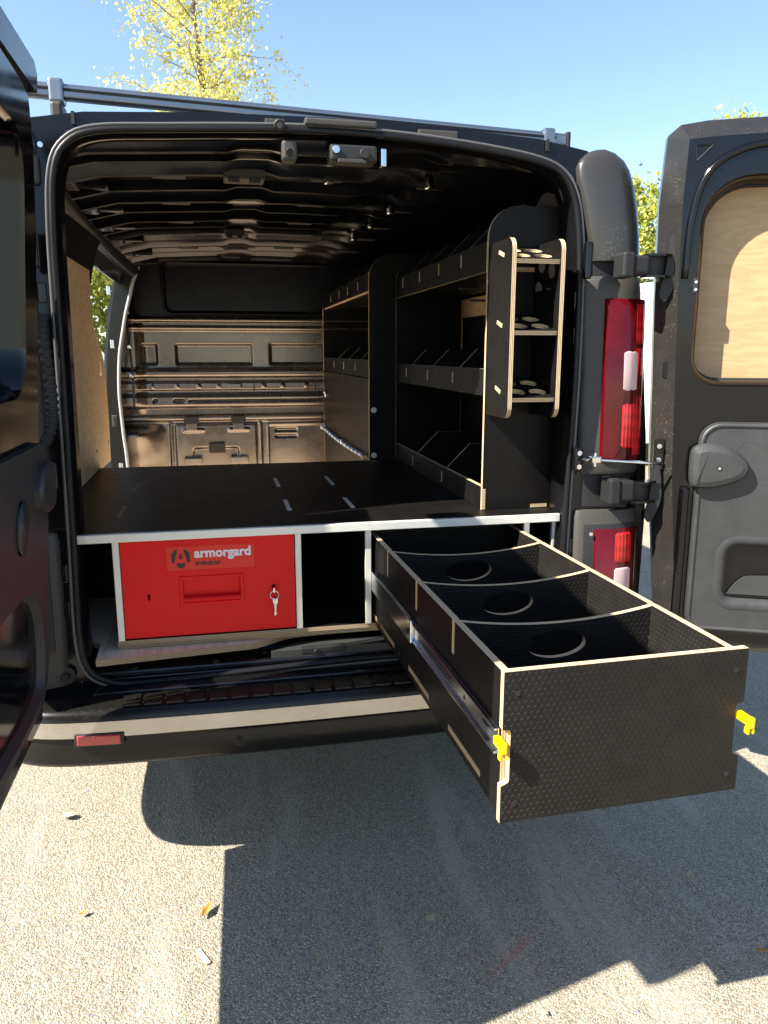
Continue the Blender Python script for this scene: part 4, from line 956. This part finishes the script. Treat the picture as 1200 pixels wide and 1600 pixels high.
# ================================================================== trees
def tree(name, base, height, crown, label, cat, mat, nbr, nleaf, lsize, seed, lean=(0, 0), shape=1.0, group=None):
    """crown = (z0, z1, radius); branches with twigs, leaves scattered round the twigs"""
    rg = np.random.default_rng(seed); t_ = thing(name, base, label, cat, group)
    z0, z1, rad = crown; bx_, by_ = base[0], base[1]
    n = 14; tr = [(bx_+lean[0]*(i/n)**2+.05*math.sin(i*1.3+seed), by_+.05*math.cos(i*1.7), height*i/n) for i in range(n+1)]
    reg('trunk', tubem(tr, [max(.008, .016*height*(1-i/n)**.9) for i in range(n+1)], 8), BARK, t_, I4, True)
    bv, bf, tips = [], [], []
    def limb(pts, r0, r1):
        o = len(bv); m = 5
        for i, p in enumerate(pts):
            r = r0+(r1-r0)*i/(len(pts)-1); d = np.array(pts[min(i+1, len(pts)-1)])-np.array(pts[max(i-1, 0)]); d /= np.linalg.norm(d)+1e-9
            u = np.cross(d, [0, 0, 1.]); u = u/np.linalg.norm(u) if np.linalg.norm(u) > 1e-3 else np.array([1., 0, 0]); w = np.cross(d, u)
            for k in range(m): bv.append(tuple(p+r*(u*math.cos(2*math.pi*k/m)+w*math.sin(2*math.pi*k/m))))
        for i in range(len(pts)-1):
            for k in range(m): a, b = o+i*m+k, o+i*m+(k+1) % m; bf.append((a, b, b+m, a+m))
    for b in range(nbr):
        q = (b+rg.random())/nbr; zb = z0*.8+(z1-z0*.8)*q*.93; f_ = min(zb/height, 1); i = f_*n; i0 = min(int(i), n-1); p = np.array(tr[i0])+(np.array(tr[i0+1])-np.array(tr[i0]))*(i-i0)
        env = rad*(math.sin(math.pi*min(1, .18+.80*q))**shape)*rg.uniform(.55, 1.08)
        an = b*2.4+rg.normal()*.4; dr = np.array([math.cos(an), math.sin(an), rg.uniform(.25, .9)]); dr /= np.linalg.norm(dr)
        L = [p+dr*env*s_+np.array([0, 0, -.12*env*s_*s_])+rg.normal(size=3)*.03*s_ for s_ in np.linspace(0, 1, 6)]
        limb(L, .010+.012*(1-q), .003)
        for k in range(7):
            s_ = rg.uniform(.25, 1); j = min(int(s_*5), 4); st_ = L[j]+(L[j+1]-L[j])*(s_*5-j)
            d2 = dr*.5+rg.normal(size=3)*.6; d2 /= np.linalg.norm(d2); ln = env*rg.uniform(.18, .42)
            T = [st_+d2*ln*u_+np.array([0, 0, -.18*ln*u_*u_]) for u_ in (0, .35, .7, 1)]; limb(T, .004, .0015); tips += [T[1], T[2], T[3], T[3]]
        tips += L[2:]
    reg('branches', mesh(bv, bf, False), BARK, t_)
    tips = np.array(tips); c = tips[rg.integers(0, len(tips), nleaf)]+rg.normal(size=(nleaf, 3))*rad*np.array([.06, .06, .06])*rg.choice([.5, 1., 1.7], (nleaf, 1))
    d1 = rg.normal(size=(nleaf, 3)); d1[:, 2] -= .5; d1 /= np.linalg.norm(d1, axis=1)[:, None]; d2 = np.cross(d1, rg.normal(size=(nleaf, 3))); d2 /= np.linalg.norm(d2, axis=1)[:, None]
    s_ = lsize*rg.uniform(.45, 1.4, (nleaf, 1)); A = c-d1*s_*.5; B = c+d2*s_*.36; C = c+d1*s_*.5; D = c-d2*s_*.36
    vv = np.stack([A, B, C, D], 1).reshape(-1, 3); me = bpy.data.meshes.new('mesh'); me.from_pydata(vv.tolist(), [], np.arange(4*nleaf).reshape(-1, 4).tolist())
    at = me.attributes.new('tint', 'FLOAT', 'POINT'); at.data.foreach_set('value', np.repeat(rg.random(nleaf), 4).astype(np.float32)); me.update()
    reg('crown', me, mat, t_); return t_
tree('birch_tree', (-.32, 14.0, 0), 9.6, (4.2, 9.6, 1.7), 'tall birch with sparse yellow leaves rising above the van roof', 'tree', LEAFY, 60, 21000, .06, 3, (-.15, 0), .7)
tree('leafy_tree', (-2.9, 12.5, 0), 4.3, (.8, 4.3, 1.5), 'bushy yellow green tree seen through the open side door', 'tree', LEAFG, 50, 30000, .09, 5, (0, 0), .5, 'leafy trees behind the van')
tree('leafy_tree', (9.6, 12.0, 0), 5.95, (1.2, 5.95, 1.9), 'green tree between the right pillar and the open door', 'tree', LEAFG, 56, 11000, .08, 7, (0, 0), 1.0, 'leafy trees behind the van')
tree('leafy_tree', (8.0, 13.2, 0), 4.9, (.9, 4.9, 1.5), 'lower yellow green tree behind the parked white van', 'tree', LEAFG, 44, 16000, .085, 11, (0, 0), .6, 'leafy trees behind the van')
